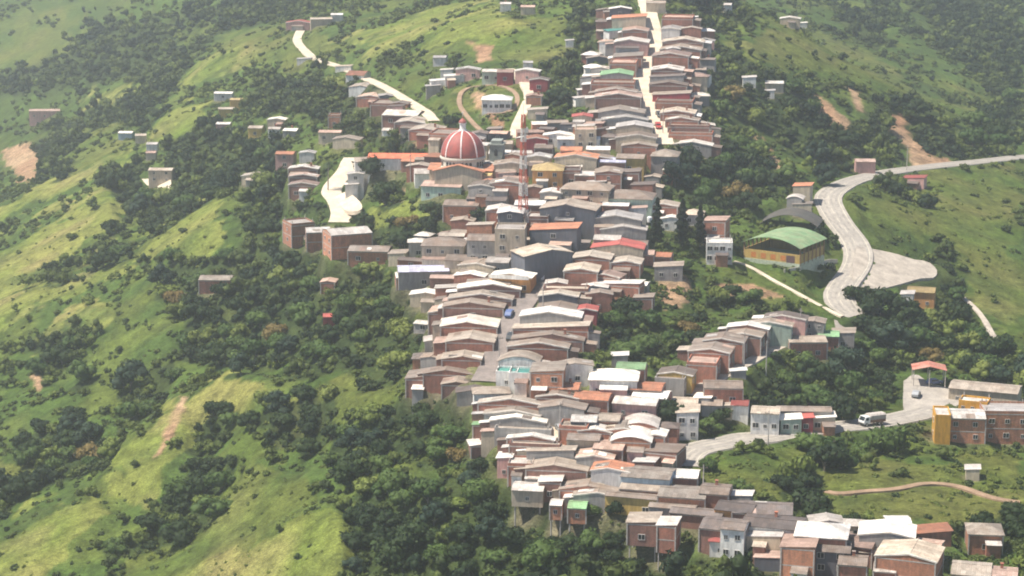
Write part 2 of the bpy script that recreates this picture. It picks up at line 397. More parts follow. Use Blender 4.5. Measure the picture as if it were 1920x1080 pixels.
def road_mat(key):
    nm = "road_" + key
    if nm in MC: return MC[nm]
    c, d = {"pale": ((0.60, 0.52, 0.40), (0.44, 0.36, 0.27)), "pale2": ((0.46, 0.40, 0.33), (0.28, 0.24, 0.2)), "cobble": ((0.24, 0.20, 0.18), (0.14, 0.12, 0.11)),
            "asphalt": ((0.38, 0.34, 0.29), (0.25, 0.225, 0.20)), "earth": ((0.33, 0.22, 0.14), (0.2, 0.13, 0.08))}[key]
    m, nt, b = mat(nm); P = geo(nt)
    col = mixc(nt, ramp(nt, noise(nt, P, 0.28, 5, 0.7), [(0.36, 0.0), (0.66, 1.0)]), c, d)
    col = mixc(nt, 1.0, col, ramp(nt, noise(nt, P, 2.2, 3), [(0.3, 0.82), (0.7, 1.15)]), 'MULTIPLY')
    nt.links.new(col, b.inputs["Base Color"]); b.inputs["Roughness"].default_value = 0.95
    bump(nt, b, noise(nt, P, 3, 3), 0.5, 0.08); MC[nm] = m; return m
def pts(s): return np.array([tuple(map(float, p.split(','))) for p in s.split()])
def smooth_line(P, n=6):
    """Catmull-Rom through the points"""
    Q = np.vstack([2 * P[0] - P[1], P, 2 * P[-1] - P[-2]]); out = []
    for i in range(1, len(Q) - 2):
        for k in range(n):
            t = k / n; out.append(0.5 * ((2 * Q[i]) + (-Q[i-1] + Q[i+1]) * t + (2*Q[i-1] - 5*Q[i] + 4*Q[i+1] - Q[i+2]) * t*t + (-Q[i-1] + 3*Q[i] - 3*Q[i+1] + Q[i+2]) * t**3))
    out.append(Q[-2]); return np.array(out)
def level(x, y, z, w, soft):
    """cut the land to height z within w of the line of points (x,y)"""
    i0, i1 = int((x.min() - w - soft - GX0) / GS), int((x.max() + w + soft - GX0) / GS) + 2
    j0, j1 = int((y.min() - w - soft - GY0) / GS), int((y.max() + w + soft - GY0) / GS) + 2
    i0, j0 = max(i0, 0), max(j0, 0); sub = HG[j0:j1, i0:i1]; X = GXX[j0:j1, i0:i1]; Y = GYY[j0:j1, i0:i1]
    D = (X[..., None] - x) ** 2 + (Y[..., None] - y) ** 2; k = D.argmin(-1); d = np.sqrt(D.min(-1))
    t = np.clip(1 - (d - w) / soft, 0, 1); t = t * t * (3 - 2 * t)
    sub[:] = sub * (1 - t) + z[k] * t
lanes = {}; occ = []       # occ: discs (x, y, r) nothing may grow in
for name, w, key, s in ROADS:
    L = smooth_line(pts(s)); x, y = cast(L[:, 0], L[:, 1], 0, HB)
    seg = np.r_[0, np.cumsum(np.hypot(np.diff(x), np.diff(y)))]
    q = np.arange(0, seg[-1], 1.5); x = np.interp(q, seg, x); y = np.interp(q, seg, y)
    ker = np.hanning(9); ker /= ker.sum()
    def sm(a): return np.convolve(np.pad(a, 4, mode='edge'), ker, 'valid')
    if len(x) > 12: x, y = sm(x), sm(y)
    z = hz(x, y, HB)
    for _ in range(5):
        if len(z) > 12: z = sm(z)
    lanes[name] = (x, y, z, w, key)
yards = {}
for name, key, s in YARDS:
    P = pts(s); P = smooth_line(np.vstack([P, P[:1]]), 4)[:-1]; x, y = cast(P[:, 0], P[:, 1], 0, HB); zs = hz(x, y, HB)
    A_ = np.stack([np.ones(len(x)), x - x.mean(), y - y.mean()], 1); co = np.linalg.lstsq(A_, zs, rcond=None)[0]
    if name == "lay_by":
        hx, hy, hz_, _, _ = lanes["highway"]; q = np.array([np.argmin((hx - a) ** 2 + (hy - b_) ** 2) for a, b_ in zip(x, y)]); dd = np.hypot(hx[q] - x, hy[q] - y); k = dd < np.sort(dd)[12]
        co[1] *= 0.75; co[0] = float(np.mean(hz_[q[k]])) - 0.02 - co[1] * (x[k].mean() - x.mean()) - co[2] * (y[k].mean() - y.mean())
    def pl_(X, Y, co=co, mx=x.mean(), my=y.mean()): return co[0] + co[1] * (X - mx) + co[2] * (Y - my)
    yards[name] = (x, y, pl_, key)
def build_roads():
    for name, (x, y, z, key) in yards.items():
        cxm, cym = x.mean(), y.mean(); X = []; Y = []
        for t in np.linspace(0, 1, 12): X.append(cxm + (x - cxm) * t); Y.append(cym + (y - cym) * t)
        X = np.concatenate(X); Y = np.concatenate(Y)
        level(X, Y, z(X, Y) - 0.25, 2.2, 4.0); occ.extend((a, b_, 3.0) for a, b_ in zip(X[::3], Y[::3]))
    for name, (x, y, z, w, key) in lanes.items():
        level(x, y, z - 0.28, w / 2 + 1.6, 3.5 + w * 0.3); occ.extend((a, b_, w / 2 + 0.6) for a, b_ in zip(x, y))
    x, y, z, key = yards["lay_by"]; X = np.concatenate([x.mean() + (x - x.mean()) * t for t in np.linspace(0, 1, 16)]); Y = np.concatenate([y.mean() + (y - y.mean()) * t for t in np.linspace(0, 1, 16)]); level(X, Y, z(X, Y) - 0.75, 1.2, 3.0)
    x, y, z, w, key = lanes["highway"]; level(x, y, z - 0.28, w / 2 + 0.2, 1.0)
    for name, (x, y, z, key) in yards.items():
        n = len(x); Z = z(x, y); V = list(zip(x, y, Z)) + list(zip(x, y, Z - 1.2))
        F = [list(range(n))] + [(i, (i + 1) % n, (i + 1) % n + n, i + n) for i in range(n)]
        tag(top(name, npmesh(name, V, F, [road_mat(key)])), kind="structure")
    for name, (x, y, z, w, key) in lanes.items():
        tx, ty = np.gradient(x), np.gradient(y); l = np.hypot(tx, ty) + 1e-9; nx, ny = -ty / l, tx / l; n = len(x); V = []; F = []
        wv = w / 2 * (1 + 0.16 * vnoise(x, y, 7, 5)) if key != "asphalt" else np.full(n, w / 2)
        up = 0.02 if key == "asphalt" else 0.05
        for s_, dz in ((-1.12, -1.0), (-1, 0), (0, 0.05), (1, 0), (1.12, -1.0)):
            V += list(zip(x + nx * wv * s_, y + ny * wv * s_, z + dz + up))
        for r in range(4):
            for i in range(n - 1): F.append((r * n + i, r * n + i + 1, (r + 1) * n + i + 1, (r + 1) * n + i))
        tag(top(name, npmesh(name, V, F, [road_mat(key)], smooth=False)), kind="structure")
        if key == "asphalt":
            V = []; F = []
            for off in (-3.3, 0.0, 3.3):
                for i in range(0, n - 3, 1):
                    if off == 0.0 and i % 4 > 1: continue
                    b0 = len(V)
                    for j in (i, i + 1):
                        for e in (-0.09, 0.09): V.append((x[j] + nx[j] * (off + e), y[j] + ny[j] * (off + e), z[j] + 0.09))
                    F.append((b0, b0 + 1, b0 + 3, b0 + 2))
            V2 = []; F2 = []
            for off in (-2.55, -1.05, 1.05, 2.55):
                wob = vnoise(x, y, 15, 17) * 0.5
                for i in range(0, n - 3, 1):
                    b0 = len(V2)
                    for j in (i, i + 1):
                        for e in (-0.32, 0.32): V2.append((x[j] + nx[j] * (off + wob[j] + e), y[j] + ny[j] * (off + wob[j] + e), z[j] + 0.078))
                    F2.append((b0, b0 + 1, b0 + 3, b0 + 2))
            tag(top("tyre_tracks", npmesh("tyre_tracks", V2, F2, [plain("tyre_worn_asphalt", (0.27, 0.245, 0.215), 0.85, amt=0.35, sc_=0.8)])), kind="structure")
            tag(top("road_markings", npmesh("road_markings", V, F, [plain("marking_paint", (0.50, 0.46, 0.37), 0.8)])), kind="structure")

# ------------------------------------------------------------------ the ground sheet
def build_ground():
    az = np.tan(np.linspace(R(-30), R(30), 900)); rows = [290.0]
    while rows[-1] < 1250: rows.append(rows[-1] + max(1.15, rows[-1] * 0.0021))
    while rows[-1] < 9000: rows.append(rows[-1] * 1.02 + 2)
    rows = np.array(rows); X = rows[:, None] * az[None, :]; Y = np.repeat(rows[:, None], len(az), 1)
    Z = hz(X, Y); Z = Z + vnoise(X, Y, 5, 6) * 0.5 + vnoise(X, Y, 2.3, 7) * 0.22
    farm = np.clip((Y - 1700) / 1500, 0, 1); Z = Z + farm * (160 + 260 * vnoise(X, Y, 900, 2))
    edge = np.clip((np.abs(X) - 540) / 600, 0, 1); Z = Z + edge * 60 * vnoise(X, Y, 300, 12)
    px, py = project(X, Y, Z)
    jx = vnoise(X, Y, 19, 25) * 60 + vnoise(X, Y, 9, 21) * 40 + vnoise(X, Y, 3.5, 23) * 24; jy = vnoise(X, Y, 19, 26) * 40 + vnoise(X, Y, 9, 22) * 30 + vnoise(X, Y, 3.5, 24) * 16
    def L_(m, k=1.0): return look(m, px + jx * k, py + jy * k) * ((px > -80) & (px < 2000) & (py > -80) & (py < 1160))
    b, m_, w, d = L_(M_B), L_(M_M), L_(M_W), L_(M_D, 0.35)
    out = ((px < -60) | (px > 1980) | (py < -60) | (py > 1140)).astype(float); pat = (vnoise(X, Y, 60, 31) + 0.5)
    scrub = np.array([0.058, 0.094, 0.020]); C = np.zeros(X.shape + (3,)) + scrub
    lo = (vnoise(X, Y, 22, 41) + 0.5)[..., None]; C = C * (0.8 + 0.5 * lo) + np.array([0.04, 0.03, 0.006]) * (np.clip(vnoise(X, Y, 14, 42) * 3, 0, 1))[..., None]
    def put(msk, col, var):
        nonlocal C
        q = (vnoise(X, Y, 18, 51) + 0.5)[..., None]; c = np.array(col) * (1 - q) + np.array(var) * q; C = C * (1 - msk[..., None]) + c * msk[..., None]
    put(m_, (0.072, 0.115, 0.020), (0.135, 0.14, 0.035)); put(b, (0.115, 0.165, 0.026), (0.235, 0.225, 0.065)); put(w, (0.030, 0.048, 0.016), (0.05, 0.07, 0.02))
    put(out * np.clip(pat * 1.6 - 0.3, 0, 1), (0.12, 0.18, 0.04), (0.18, 0.2, 0.06)); put(d, (0.31, 0.17, 0.10), (0.40, 0.28, 0.17))
    k1 = np.clip(vnoise(X, Y, 11, 81) * 3.2 - 0.15, 0, 1) * np.clip(vnoise(X, Y, 3.1, 82) * 3 + 0.9, 0, 1); put(k1 * 0.6 * (1 - d), (0.05, 0.085, 0.02), (0.09, 0.10, 0.03))
    k2 = np.clip(vnoise(X, Y, 14, 83) * 3.4 - 0.35, 0, 1) * (b + 0.4 * m_); put(np.clip(k2, 0, 1) * 0.5, (0.30, 0.26, 0.10), (0.26, 0.20, 0.09))
    tw = np.zeros(X.shape)
    for (ox, oy, orad) in town_discs: tw = np.maximum(tw, np.clip(1.6 - np.hypot(X - ox, Y - oy) / orad, 0, 1)) if abs(ox) < 400 else tw
    put(np.clip(tw, 0, 1) * 0.75, (0.26, 0.20, 0.15), (0.12, 0.12, 0.06))
    nr, nc = X.shape; V = np.stack([X, Y, Z], -1).reshape(-1, 3)
    ii = (np.arange(nr - 1)[:, None] * nc + np.arange(nc - 1)[None, :]).ravel(); F = np.stack([ii, ii + 1, ii + nc + 1, ii + nc], 1)
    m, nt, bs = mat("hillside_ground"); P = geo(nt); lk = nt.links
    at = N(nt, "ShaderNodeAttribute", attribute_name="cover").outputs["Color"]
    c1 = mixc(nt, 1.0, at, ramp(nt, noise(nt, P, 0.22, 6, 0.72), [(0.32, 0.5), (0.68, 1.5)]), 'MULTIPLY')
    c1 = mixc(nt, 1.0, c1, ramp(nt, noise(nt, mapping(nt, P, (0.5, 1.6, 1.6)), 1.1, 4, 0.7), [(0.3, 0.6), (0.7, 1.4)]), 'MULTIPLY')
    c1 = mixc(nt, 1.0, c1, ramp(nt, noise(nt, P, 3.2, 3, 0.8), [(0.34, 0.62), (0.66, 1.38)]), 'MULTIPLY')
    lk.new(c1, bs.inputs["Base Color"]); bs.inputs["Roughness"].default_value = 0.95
    try: bs.inputs["Specular IOR Level"].default_value = 0.1
    except Exception: pass
    bump(nt, bs, noise(nt, P, 0.7, 6, 0.75), 0.9, 1.4)
    me = npmesh("ground", V, F, [m], smooth=True)
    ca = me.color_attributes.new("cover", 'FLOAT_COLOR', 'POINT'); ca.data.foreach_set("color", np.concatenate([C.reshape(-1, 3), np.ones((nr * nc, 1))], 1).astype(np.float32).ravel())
    tag(top("ground", me), kind="structure")
# ------------------------------------------------------------------ trees
def ico(sub):
    bm = bmesh.new(); bmesh.ops.create_icosphere(bm, subdivisions=sub, radius=1); V = np.array([v.co[:] for v in bm.verts]); F = np.array([[v.index for v in f.verts] for f in bm.faces]); bm.free(); return V, F
ICO1, ICO2 = ico(1), ico(2)
def crown_geo(seed, nl, nleaf, ls, sub=1, flat=0.72, low=0.35):
    """unit crown (radius about 1, base at z=0): lumpy masses with leaf sprays standing off them"""
    r = np.random.RandomState(seed); VV = []; FF = []; b = 0; C = []
    for i in range(nl):
        a = r.rand() * 6.283; q = 0.15 + 0.62 * math.sqrt(r.rand()) if i else 0.0; rr = r.uniform(0.30, 0.48) * (1.25 if i == 0 else 1)
        C.append((q * math.cos(a), q * math.sin(a), low + r.uniform(0.1, 1.0) * flat * (1 - 0.45 * q), rr))
    iv, if_ = ICO2 if sub == 2 else ICO1
    for (x, y, z, rr) in C:
        n = 1 + 0.55 * (r.rand(len(iv)) - 0.5); v = iv * n[:, None] * rr * 0.86 * np.array([1, 1, 0.8]) + (x, y, z); VV.append(v); FF.append(if_ + b); b += len(v)
    T = np.concatenate(FF); QV = []; c = np.array(C)
    k = r.randint(0, nl, nleaf); d = r.normal(size=(nleaf, 3)); d[:, 2] = d[:, 2] * 0.9 + 0.25; d /= np.linalg.norm(d, axis=1)[:, None]
    p = c[k, :3] + d * c[k, 3:4] * r.uniform(0.72, 1.22, (nleaf, 1)) * np.array([1, 1, 0.85])
    nrm = d + r.normal(size=(nleaf, 3)) * 0.5; nrm /= np.linalg.norm(nrm, axis=1)[:, None]
    u = np.cross(nrm, r.normal(size=(nleaf, 3))); u /= np.linalg.norm(u, axis=1)[:, None]; w = np.cross(nrm, u); s = ls * r.uniform(0.6, 1.4, (nleaf, 1))
    q = np.stack([p - u * s, p + w * s * 0.55, p + u * s, p - w * s * 0.55], 1).reshape(-1, 3)
    V = np.concatenate(VV + [q]); n4 = np.arange(nleaf)[:, None] * 4 + b; Q = np.concatenate([n4 + [0, 1, 2], n4 + [0, 2, 3]])
    return V.astype(np.float32), np.concatenate([T, Q]).astype(np.int32)
def trunk_mesh(name, seed, hgt, rad):
    r = random.Random(seed); mb = MB(); p = Vector((0, 0, -1.0)); q = Vector((r.uniform(-.1, .1), r.uniform(-.1, .1), 0.55)) * hgt
    mb.tube(p, q, rad, rad * 0.6, 7)
    for k in range(4):
        a = k * 1.6 + r.random(); st = p.lerp(q, r.uniform(0.6, 0.98)); e = st + Vector((math.cos(a) * 0.35, math.sin(a) * 0.35, r.uniform(0.25, 0.45))) * hgt; mb.tube(st, e, rad * 0.45, rad * 0.15, 5)
    return mb.mesh(name, [plain("bark", (0.16, 0.13, 0.10), 0.9)])
LM = {"dark": leaf_mat("leaves_dark", (0.014, 0.030, 0.008), (0.032, 0.056, 0.013)), "mid": leaf_mat("leaves_mid", (0.045, 0.085, 0.018), (0.085, 0.13, 0.028)),
      "yellow": leaf_mat("leaves_yellow_green", (0.12, 0.16, 0.03), (0.17, 0.20, 0.045)), "rust": leaf_mat("leaves_rusty", (0.17, 0.12, 0.035), (0.2, 0.15, 0.05)), "blue": leaf_mat("leaves_blue_green", (0.018, 0.038, 0.022), (0.036, 0.062, 0.034))}
TREE_DESC = {"dark": "dark green tree", "mid": "mid green tree", "yellow": "yellow-green tree", "rust": "rusty brown tree", "blue": "blue-green tree"}
CROWNS = {}
def crown_mesh(kind, var):
    k = (kind, var)
    if k not in CROWNS:
        V, F = crown_geo(100 + var * 7 + len(kind), (9, 6, 12, 7, 10)[var], 760, (0.10, 0.13, 0.09, 0.115, 0.10)[var], 2, *(((0.72, 0.35), (0.5, 0.3), (0.95, 0.4), (0.6, 0.45), (0.85, 0.3))[var] if kind != "blue" else (1.2, 0.4)))
        CROWNS[k] = npmesh("crown", V, F, [LM[kind]])
    return CROWNS[k]
TRUNKS = [None] * 3
def tree(kind, var, x, y, r, label, group=None, name="tree", gz=None):
    if TRUNKS[var % 3] is None: TRUNKS[var % 3] = trunk_mesh("trunk", var, 1.2, 0.07)
    z = float(hz(x, y)) if gz is None else gz; e = empty(name, (x, y, z - 0.1), rnd.uniform(0, 6.28))
    a = child("trunk", TRUNKS[var % 3], e); a.scale = (r, r, r)
    c = child("crown", crown_mesh(kind, var), e); c.scale = (r * rnd.uniform(.92, 1.08), r * rnd.uniform(.92, 1.08), r * rnd.uniform(0.85, 1.1))
    return tag(e, label, "tree", group)
def blocked(X, Y, R_):
    """true where a crown of radius R_ would stand in a house, a street or a yard"""
    o = np.array(occ); bad = np.zeros(len(X), bool)
    for i in range(0, len(o), 400):
        c = o[i:i + 400]; bad |= (np.hypot(X[:, None] - c[:, 0], Y[:, None] - c[:, 1]) < c[:, 2] + R_[:, None] * 0.62).any(1)
    return bad
def nearest_place(px, py):
    best = min(PLACES, key=lambda p: (p[1] - px) ** 2 + ((p[2] - py) * 1.3) ** 2); return best[0]
PLACES = [("in the far upper left wood", 330, 70), ("beside the pink roofed farmhouse on the left spur", 120, 240), ("behind the house with the pale yard", 290, 390), ("among scattered houses left of the church", 480, 260),
 ("below the far dirt road left of the church", 640, 180), ("on the slope behind the oval field", 900, 60), ("beside the head of the top street", 1110, 110), ("on the slope right of the top street", 1380, 150),
 ("in the dark wood right of town", 1350, 320), ("beneath the landslips on the right hill", 1650, 250), ("on the far right hill", 1830, 100), ("on the slope right of the highway curve", 1760, 450),
 ("in the wood right of the cobbled street", 1200, 620), ("on the bank below the green roofed hall", 1420, 540), ("in the wood inside the highway bend", 1600, 690), ("right of the white and dark red house", 1350, 790),
 ("below the highway verge", 1500, 860), ("beside the lower right dirt path", 1700, 950), ("in the lower right corner slope", 1850, 1020), ("under the stilt houses", 1100, 1000),
 ("in the bottom middle wood", 850, 1000), ("below the lower street on the left", 800, 820), ("in the steep wood left of the street", 700, 620), ("below the brick houses of the church hill", 620, 500),
 ("around the lone brick house on the left slope", 400, 560), ("in the gully under the yellow-green spur", 200, 520), ("above the eroded gully on the left slope", 300, 660), ("on the left edge slope", 80, 780),
 ("beside the eroded gully", 400, 820), ("in the lower left gully", 350, 960), ("on the bright grass at the bottom", 520, 1020), ("on the knoll below the pale dirt yard", 760, 410), ("along the left roofs of the church", 740, 280), ("in the gardens among the town roofs", 1000, 400)]
def build_vegetation():
    rs = np.random.RandomState(11)
    n = 130000; Y = 330 + (2300 - 330) * rs.rand(n) ** 1.7; X = (rs.rand(n) * 2 - 1) * Y * 0.30
    # even out the sowing over the ground
    Z = hz(X, Y); px, py = project(X, Y, Z); jx = vnoise(X, Y, 19, 25) * 60 + vnoise(X, Y, 9, 21) * 40; jy = vnoise(X, Y, 19, 26) * 40 + vnoise(X, Y, 9, 22) * 30
    ins = (px > -90) & (px < 2010) & (py > -80) & (py < 1200)
    w = look(M_W, px + jx, py + jy) * ins; b = look(M_B, px + jx * .5, py + jy * .5) * ins; m = look(M_M, px + jx, py + jy) * ins; d = look(M_D, px, py)
    out = ~ins & (np.abs(X) < Y * 0.5)
    clump = vnoise(X, Y, 24, 61) + 0.5 * vnoise(X, Y, 9, 62)
    P_tree = np.where(w > 0.5, 0.95, np.where(b > 0.5, 0.006, np.where(m > 0.5, np.clip(clump * 1.0 - 0.12, 0.008, 1) * 0.3, np.clip(clump * 1.5 - 0.1, 0.03, 0.6)))); P_tree = np.where(out, np.clip(clump * 2, 0.02, 1), P_tree); P_tree = np.where(d > 0.4, 0, P_tree)
    P_tree = P_tree * np.where(out, 0.3, 1.0)
    u = rs.rand(n); keep = u < P_tree
    idx = np.where(keep)[0]; Rr = rs.uniform(1.7, 3.9, n) * np.where(w > 0.5, 1.2, 0.72) * np.where(rs.rand(n) < 0.12, 1.35, 1.0)
    Rr = np.where((py > 900) & (w > 0.5), Rr * 1.15, Rr)
    bad = blocked(X[idx], Y[idx], Rr[idx]); idx = idx[~bad]
    # spacing
    cell = {}; sel = []
    for i in idx:
        c = (int(X[i] // 5), int(Y[i] // 5)); ok = True
        for a in (-1, 0, 1):
            for b_ in (-1, 0, 1):
                for j in cell.get((c[0] + a, c[1] + b_), ()):
                    if (X[i] - X[j]) ** 2 + (Y[i] - Y[j]) ** 2 < (0.62 * (Rr[i] + Rr[j])) ** 2: ok = False; break
                if not ok: break
            if not ok: break
        if ok: cell.setdefault(c, []).append(i); sel.append(i)
    sel = np.array(sel); size = Rr[sel] / Y[sel] * ((px[sel] > -10) & (px[sel] < 1930) & (py[sel] > 0) & (py[sel] < 1085)); order = np.argsort(-size)
    single = sel[order[:285]]; rest = sel[order[285:]]
    print("trees", len(sel))
    todo = []
    for i in single:
        k = clump[i]; u_ = rs.rand(); kind = "dark" if u_ < 0.42 else "mid" if u_ < 0.76 else "blue" if u_ < 0.84 else "yellow" if u_ < 0.965 else "rust"
        if py[i] > 955 and px[i] > 640 and kind in ("yellow", "mid") and rs.rand() < 0.75: kind = "dark"
        if w[i] < 0.5 and kind == "dark" and rs.rand() < 0.5: kind = "mid"
        pl = nearest_place(px[i], py[i]); t = TREE_DESC[kind] + " " + pl
        todo.append((t, px[i], kind, rs.randint(5), i, TREE_DESC[kind].replace(" tree", " trees") + " " + pl))
    cnt = {}
    for q in todo: cnt[q[0]] = cnt.get(q[0], 0) + 1
    seen = {}
    for t, _, kind, v, i, g in sorted(todo, key=lambda q: q[1]):
        k = seen.get(t, 0); seen[t] = k + 1; lab = t if cnt[t] == 1 else t + ", " + ("leftmost" if k == 0 else "rightmost" if k == cnt[t] - 1 else ORD[k] + " from left")
        tree(kind, v, X[i], Y[i], Rr[i], lab, g, name={"blue": "evergreen_tree", "rust": "dry_tree"}.get(kind, "broadleaf_tree"))
    def mass(name, I, R_, temps, material, tints, sink):
        r = np.random.RandomState(5); VV = []; FF = []; TT = []; base = 0; I = np.asarray(I)
        tv = r.randint(0, len(temps), len(I))
        for t, (V, F) in enumerate(temps):
            J = np.where(tv == t)[0]
            if not len(J): continue
            k = I[J]; a = r.rand(len(J)) * 6.283; c, s = np.cos(a), np.sin(a); rr = R_[J]; zz = hz(X[k], Y[k])
            A = V[None] * rr[:, None, None] * np.stack([np.ones(len(J)), np.ones(len(J)), r.uniform(0.75, 1.2, len(J))], 1)[:, None, :]
            xx = A[..., 0] * c[:, None] - A[..., 1] * s[:, None] + X[k][:, None]; yy = A[..., 0] * s[:, None] + A[..., 1] * c[:, None] + Y[k][:, None]; z3 = A[..., 2] + zz[:, None] - sink * rr[:, None]
            VV.append(np.stack([xx, yy, z3], -1).reshape(-1, 3)); FF.append((F[None] + (np.arange(len(J)) * len(V))[:, None, None] + base).reshape(-1, 3)); TT.append(np.repeat(tints[J], len(F))); base += len(J) * len(V)
        me = npmesh(name, np.concatenate(VV), np.concatenate(FF), [material]); at = me.attributes.new("tint", 'FLOAT', 'FACE'); at.data.foreach_set("value", np.concatenate(TT).astype(np.float32))
        return top(name, me)
    lo = [crown_geo(300 + k, 3 + k % 5, 150, 0.13 + 0.02 * (k % 4), 1, 0.45 + 0.13 * (k % 6), 0.25 + 0.05 * (k % 3)) for k in range(12)]
    mt = leaf_mat("leaves_woodland", (0.014, 0.030, 0.009), (0.15, 0.19, 0.035), True)
    wr = w[rest] > 0.5; mass_ = vnoise(X[rest], Y[rest], 26, 91) * 0.5 + vnoise(X[rest], Y[rest], 11, 92) * 0.25; tn = np.clip(mass_ * 0.8 + np.where(wr, rs.rand(len(rest)) ** 2.2 * 0.85, 0.1 + rs.rand(len(rest)) * 0.8), 0, 1)
    tag(mass("woodland", rest, Rr[rest], lo, mt, tn, 0.12), "dense mass of green trees covering the gullies and slopes round the town", "woodland", kind="stuff")
    # low undergrowth
    n2 = 90000; u = rs.rand(n2); Y2 = 330 + (1300 - 330) * u ** 1.5; X2 = (rs.rand(n2) * 2 - 1) * Y2 * 0.27
    X, Y = X2, Y2; Z = hz(X, Y); px, py = project(X, Y, Z); jx = vnoise(X, Y, 19, 25) * 60 + vnoise(X, Y, 9, 21) * 40; jy = vnoise(X, Y, 19, 26) * 40 + vnoise(X, Y, 9, 22) * 30
    w2 = look(M_W, px + jx, py + jy); b2 = look(M_B, px + jx * .5, py + jy * .5); m2 = look(M_M, px + jx, py + jy); d2 = look(M_D, px, py); cl = vnoise(X, Y, 13, 71) + 0.6 * vnoise(X, Y, 5, 72)
    P = np.where(b2 > 0.5, np.clip(cl + 0.1, 0.05, 1) * 0.6, np.where(m2 > 0.5, np.clip(cl + 0.05, 0.05, 1) * 0.6, np.clip(cl + 0.15, 0.06, 0.6))); P = np.where(d2 > 0.3, 0.0, P)
    o_ = np.array(occ); nearh = np.zeros(n2)
    for i in range(0, len(town_discs)): nearh = np.maximum(nearh, np.clip(1.5 - np.hypot(X - town_discs[i][0], Y - town_discs[i][1]) / (town_discs[i][2] + 5), 0, 1))
    P = np.maximum(P, nearh * 1.6)
    I = np.where(rs.rand(n2) < P)[0]; R2 = rs.uniform(0.45, 1.5, len(I)) * (1 + (Y[I] - 400) / 900); bad = blocked(X[I], Y[I], R2); I = I[~bad]; R2 = R2[~bad]
    print("bushes", len(I))
    tmp = [crown_geo(400 + k, 3, 26, 0.26, 1, 0.3, 0.2) for k in range(5)]
    mt2 = leaf_mat("leaves_undergrowth", (0.025, 0.048, 0.013), (0.17, 0.20, 0.04), True)
    op = np.clip(b2[I] + 0.6 * m2[I], 0, 1); big = rs.rand(len(I)) < 0.22; tn = np.clip(rs.rand(len(I)) * 0.55 + op * 0.75 * ~big, 0, 1); R2 = R2 * np.where(big, 1.0, 1 - 0.45 * op)
    tag(mass("undergrowth", I, R2, tmp, mt2, tn, 0.25), "low bushes and scrub scattered over the grassy hillsides", "undergrowth", kind="stuff")

def build_haze():
    if HAZE <= 0: return
    mb = MB(); mb.box(-7000, 7000, -200, 9500, -520, 275); m = bpy.data.materials.new("haze"); m.use_nodes = True; nt = m.node_tree
    for nd in list(nt.nodes):
        if nd.type == 'BSDF_PRINCIPLED': nt.nodes.remove(nd)
    v = nt.nodes.new("ShaderNodeVolumePrincipled"); v.inputs["Color"].default_value = (0.93, 0.95, 0.97, 1); v.inputs["Density"].default_value = HAZE; v.inputs["Anisotropy"].default_value = 0.6
    nt.links.new(v.outputs[0], nt.nodes["Material Output"].inputs["Volume"])
    tag(top("haze", mb.mesh("haze", [m])), kind="stuff")
# ------------------------------------------------------------------ houses
RC = {"w": ("zinc", (0.78, 0.76, 0.72), 0.35), "t": ("tan", (0.43, 0.385, 0.33), 0.5), "b": ("brown", (0.25, 0.215, 0.19), 0.6), "k": ("dark grey", (0.15, 0.13, 0.125), 0.4),
      "r": ("red", (0.42, 0.09, 0.08), 0.35), "o": ("terracotta", (0.46, 0.19, 0.11), 0.55), "g": ("green", (0.20, 0.38, 0.20), 0.3), "u": ("lavender", (0.48, 0.50, 0.66), 0.3),
      "p": ("pinkish", (0.46, 0.33, 0.28), 0.5), "y": ("yellow", (0.46, 0.36, 0.16), 0.5), "s": ("silver grey", (0.52, 0.51, 0.49), 0.4), "q": ("orange-red", (0.60, 0.16, 0.085), 0.25), "c": ("turquoise", (0.05, 0.24, 0.22), 0.2)}
WC = {"B": ("red brick", (0.43, 0.125, 0.065), 1), "D": ("dark brick", (0.26, 0.09, 0.06), 1), "O": ("orange brick", (0.56, 0.20, 0.09), 1), "W": ("white", (0.74, 0.72, 0.68), 0), "G": ("grey block", (0.34, 0.32, 0.30), 0),
      "K": ("slate grey", (0.10, 0.11, 0.135), 0), "Y": ("yellow", (0.55, 0.38, 0.11), 0), "P": ("pink", (0.62, 0.36, 0.32), 0), "N": ("pale green", (0.42, 0.52, 0.42), 0), "T": ("beige", (0.55, 0.46, 0.34), 0),
      "A": ("orange", (0.56, 0.27, 0.09), 0), "U": ("pale blue", (0.42, 0.54, 0.62), 0), "Z": ("orange-yellow", (0.68, 0.35, 0.04), 0), "R": ("dark red", (0.34, 0.05, 0.06), 0)}
RM = {k: roof_mat("roof_" + v[0], v[1], 0.45 if k == "w" else 0.8, (0.20, 0.13, 0.09), v[2]) for k, v in RC.items()}
WM = {k: wall_mat("wall_" + v[0], v[1], bool(v[2]), 0.5 if v[2] else 0.28, (0.16, 0.11, 0.09)) for k, v in WC.items()}
CONC = plain("concrete", (0.42, 0.38, 0.34), 0.9); GLASS = plain("window_glass", (0.02, 0.025, 0.03), 0.15, amt=0.1); FRAMEM = plain("window_frame", (0.55, 0.52, 0.48), 0.7)
DOORM = [plain("door_brown", (0.16, 0.08, 0.045), 0.7), plain("door_green", (0.06, 0.16, 0.10), 0.7), plain("door_blue", (0.07, 0.13, 0.24), 0.7), plain("door_white", (0.6, 0.58, 0.54), 0.7)]
def _win(w, h):
    mb = MB(); t = 0.09
    for a in ((-w/2, -w/2 + t, 0, h), (w/2 - t, w/2, 0, h), (-w/2 + t, w/2 - t, 0, t), (-w/2 + t, w/2 - t, h - t, h), (-t/2, t/2, t, h - t)): mb.box(a[0], a[1], -0.09, 0.04, a[2], a[3], 0)
    mb.box(-w/2 + t, w/2 - t, -0.045, 0.05, t, h - t, 1); return mb.mesh("window", [FRAMEM, GLASS])
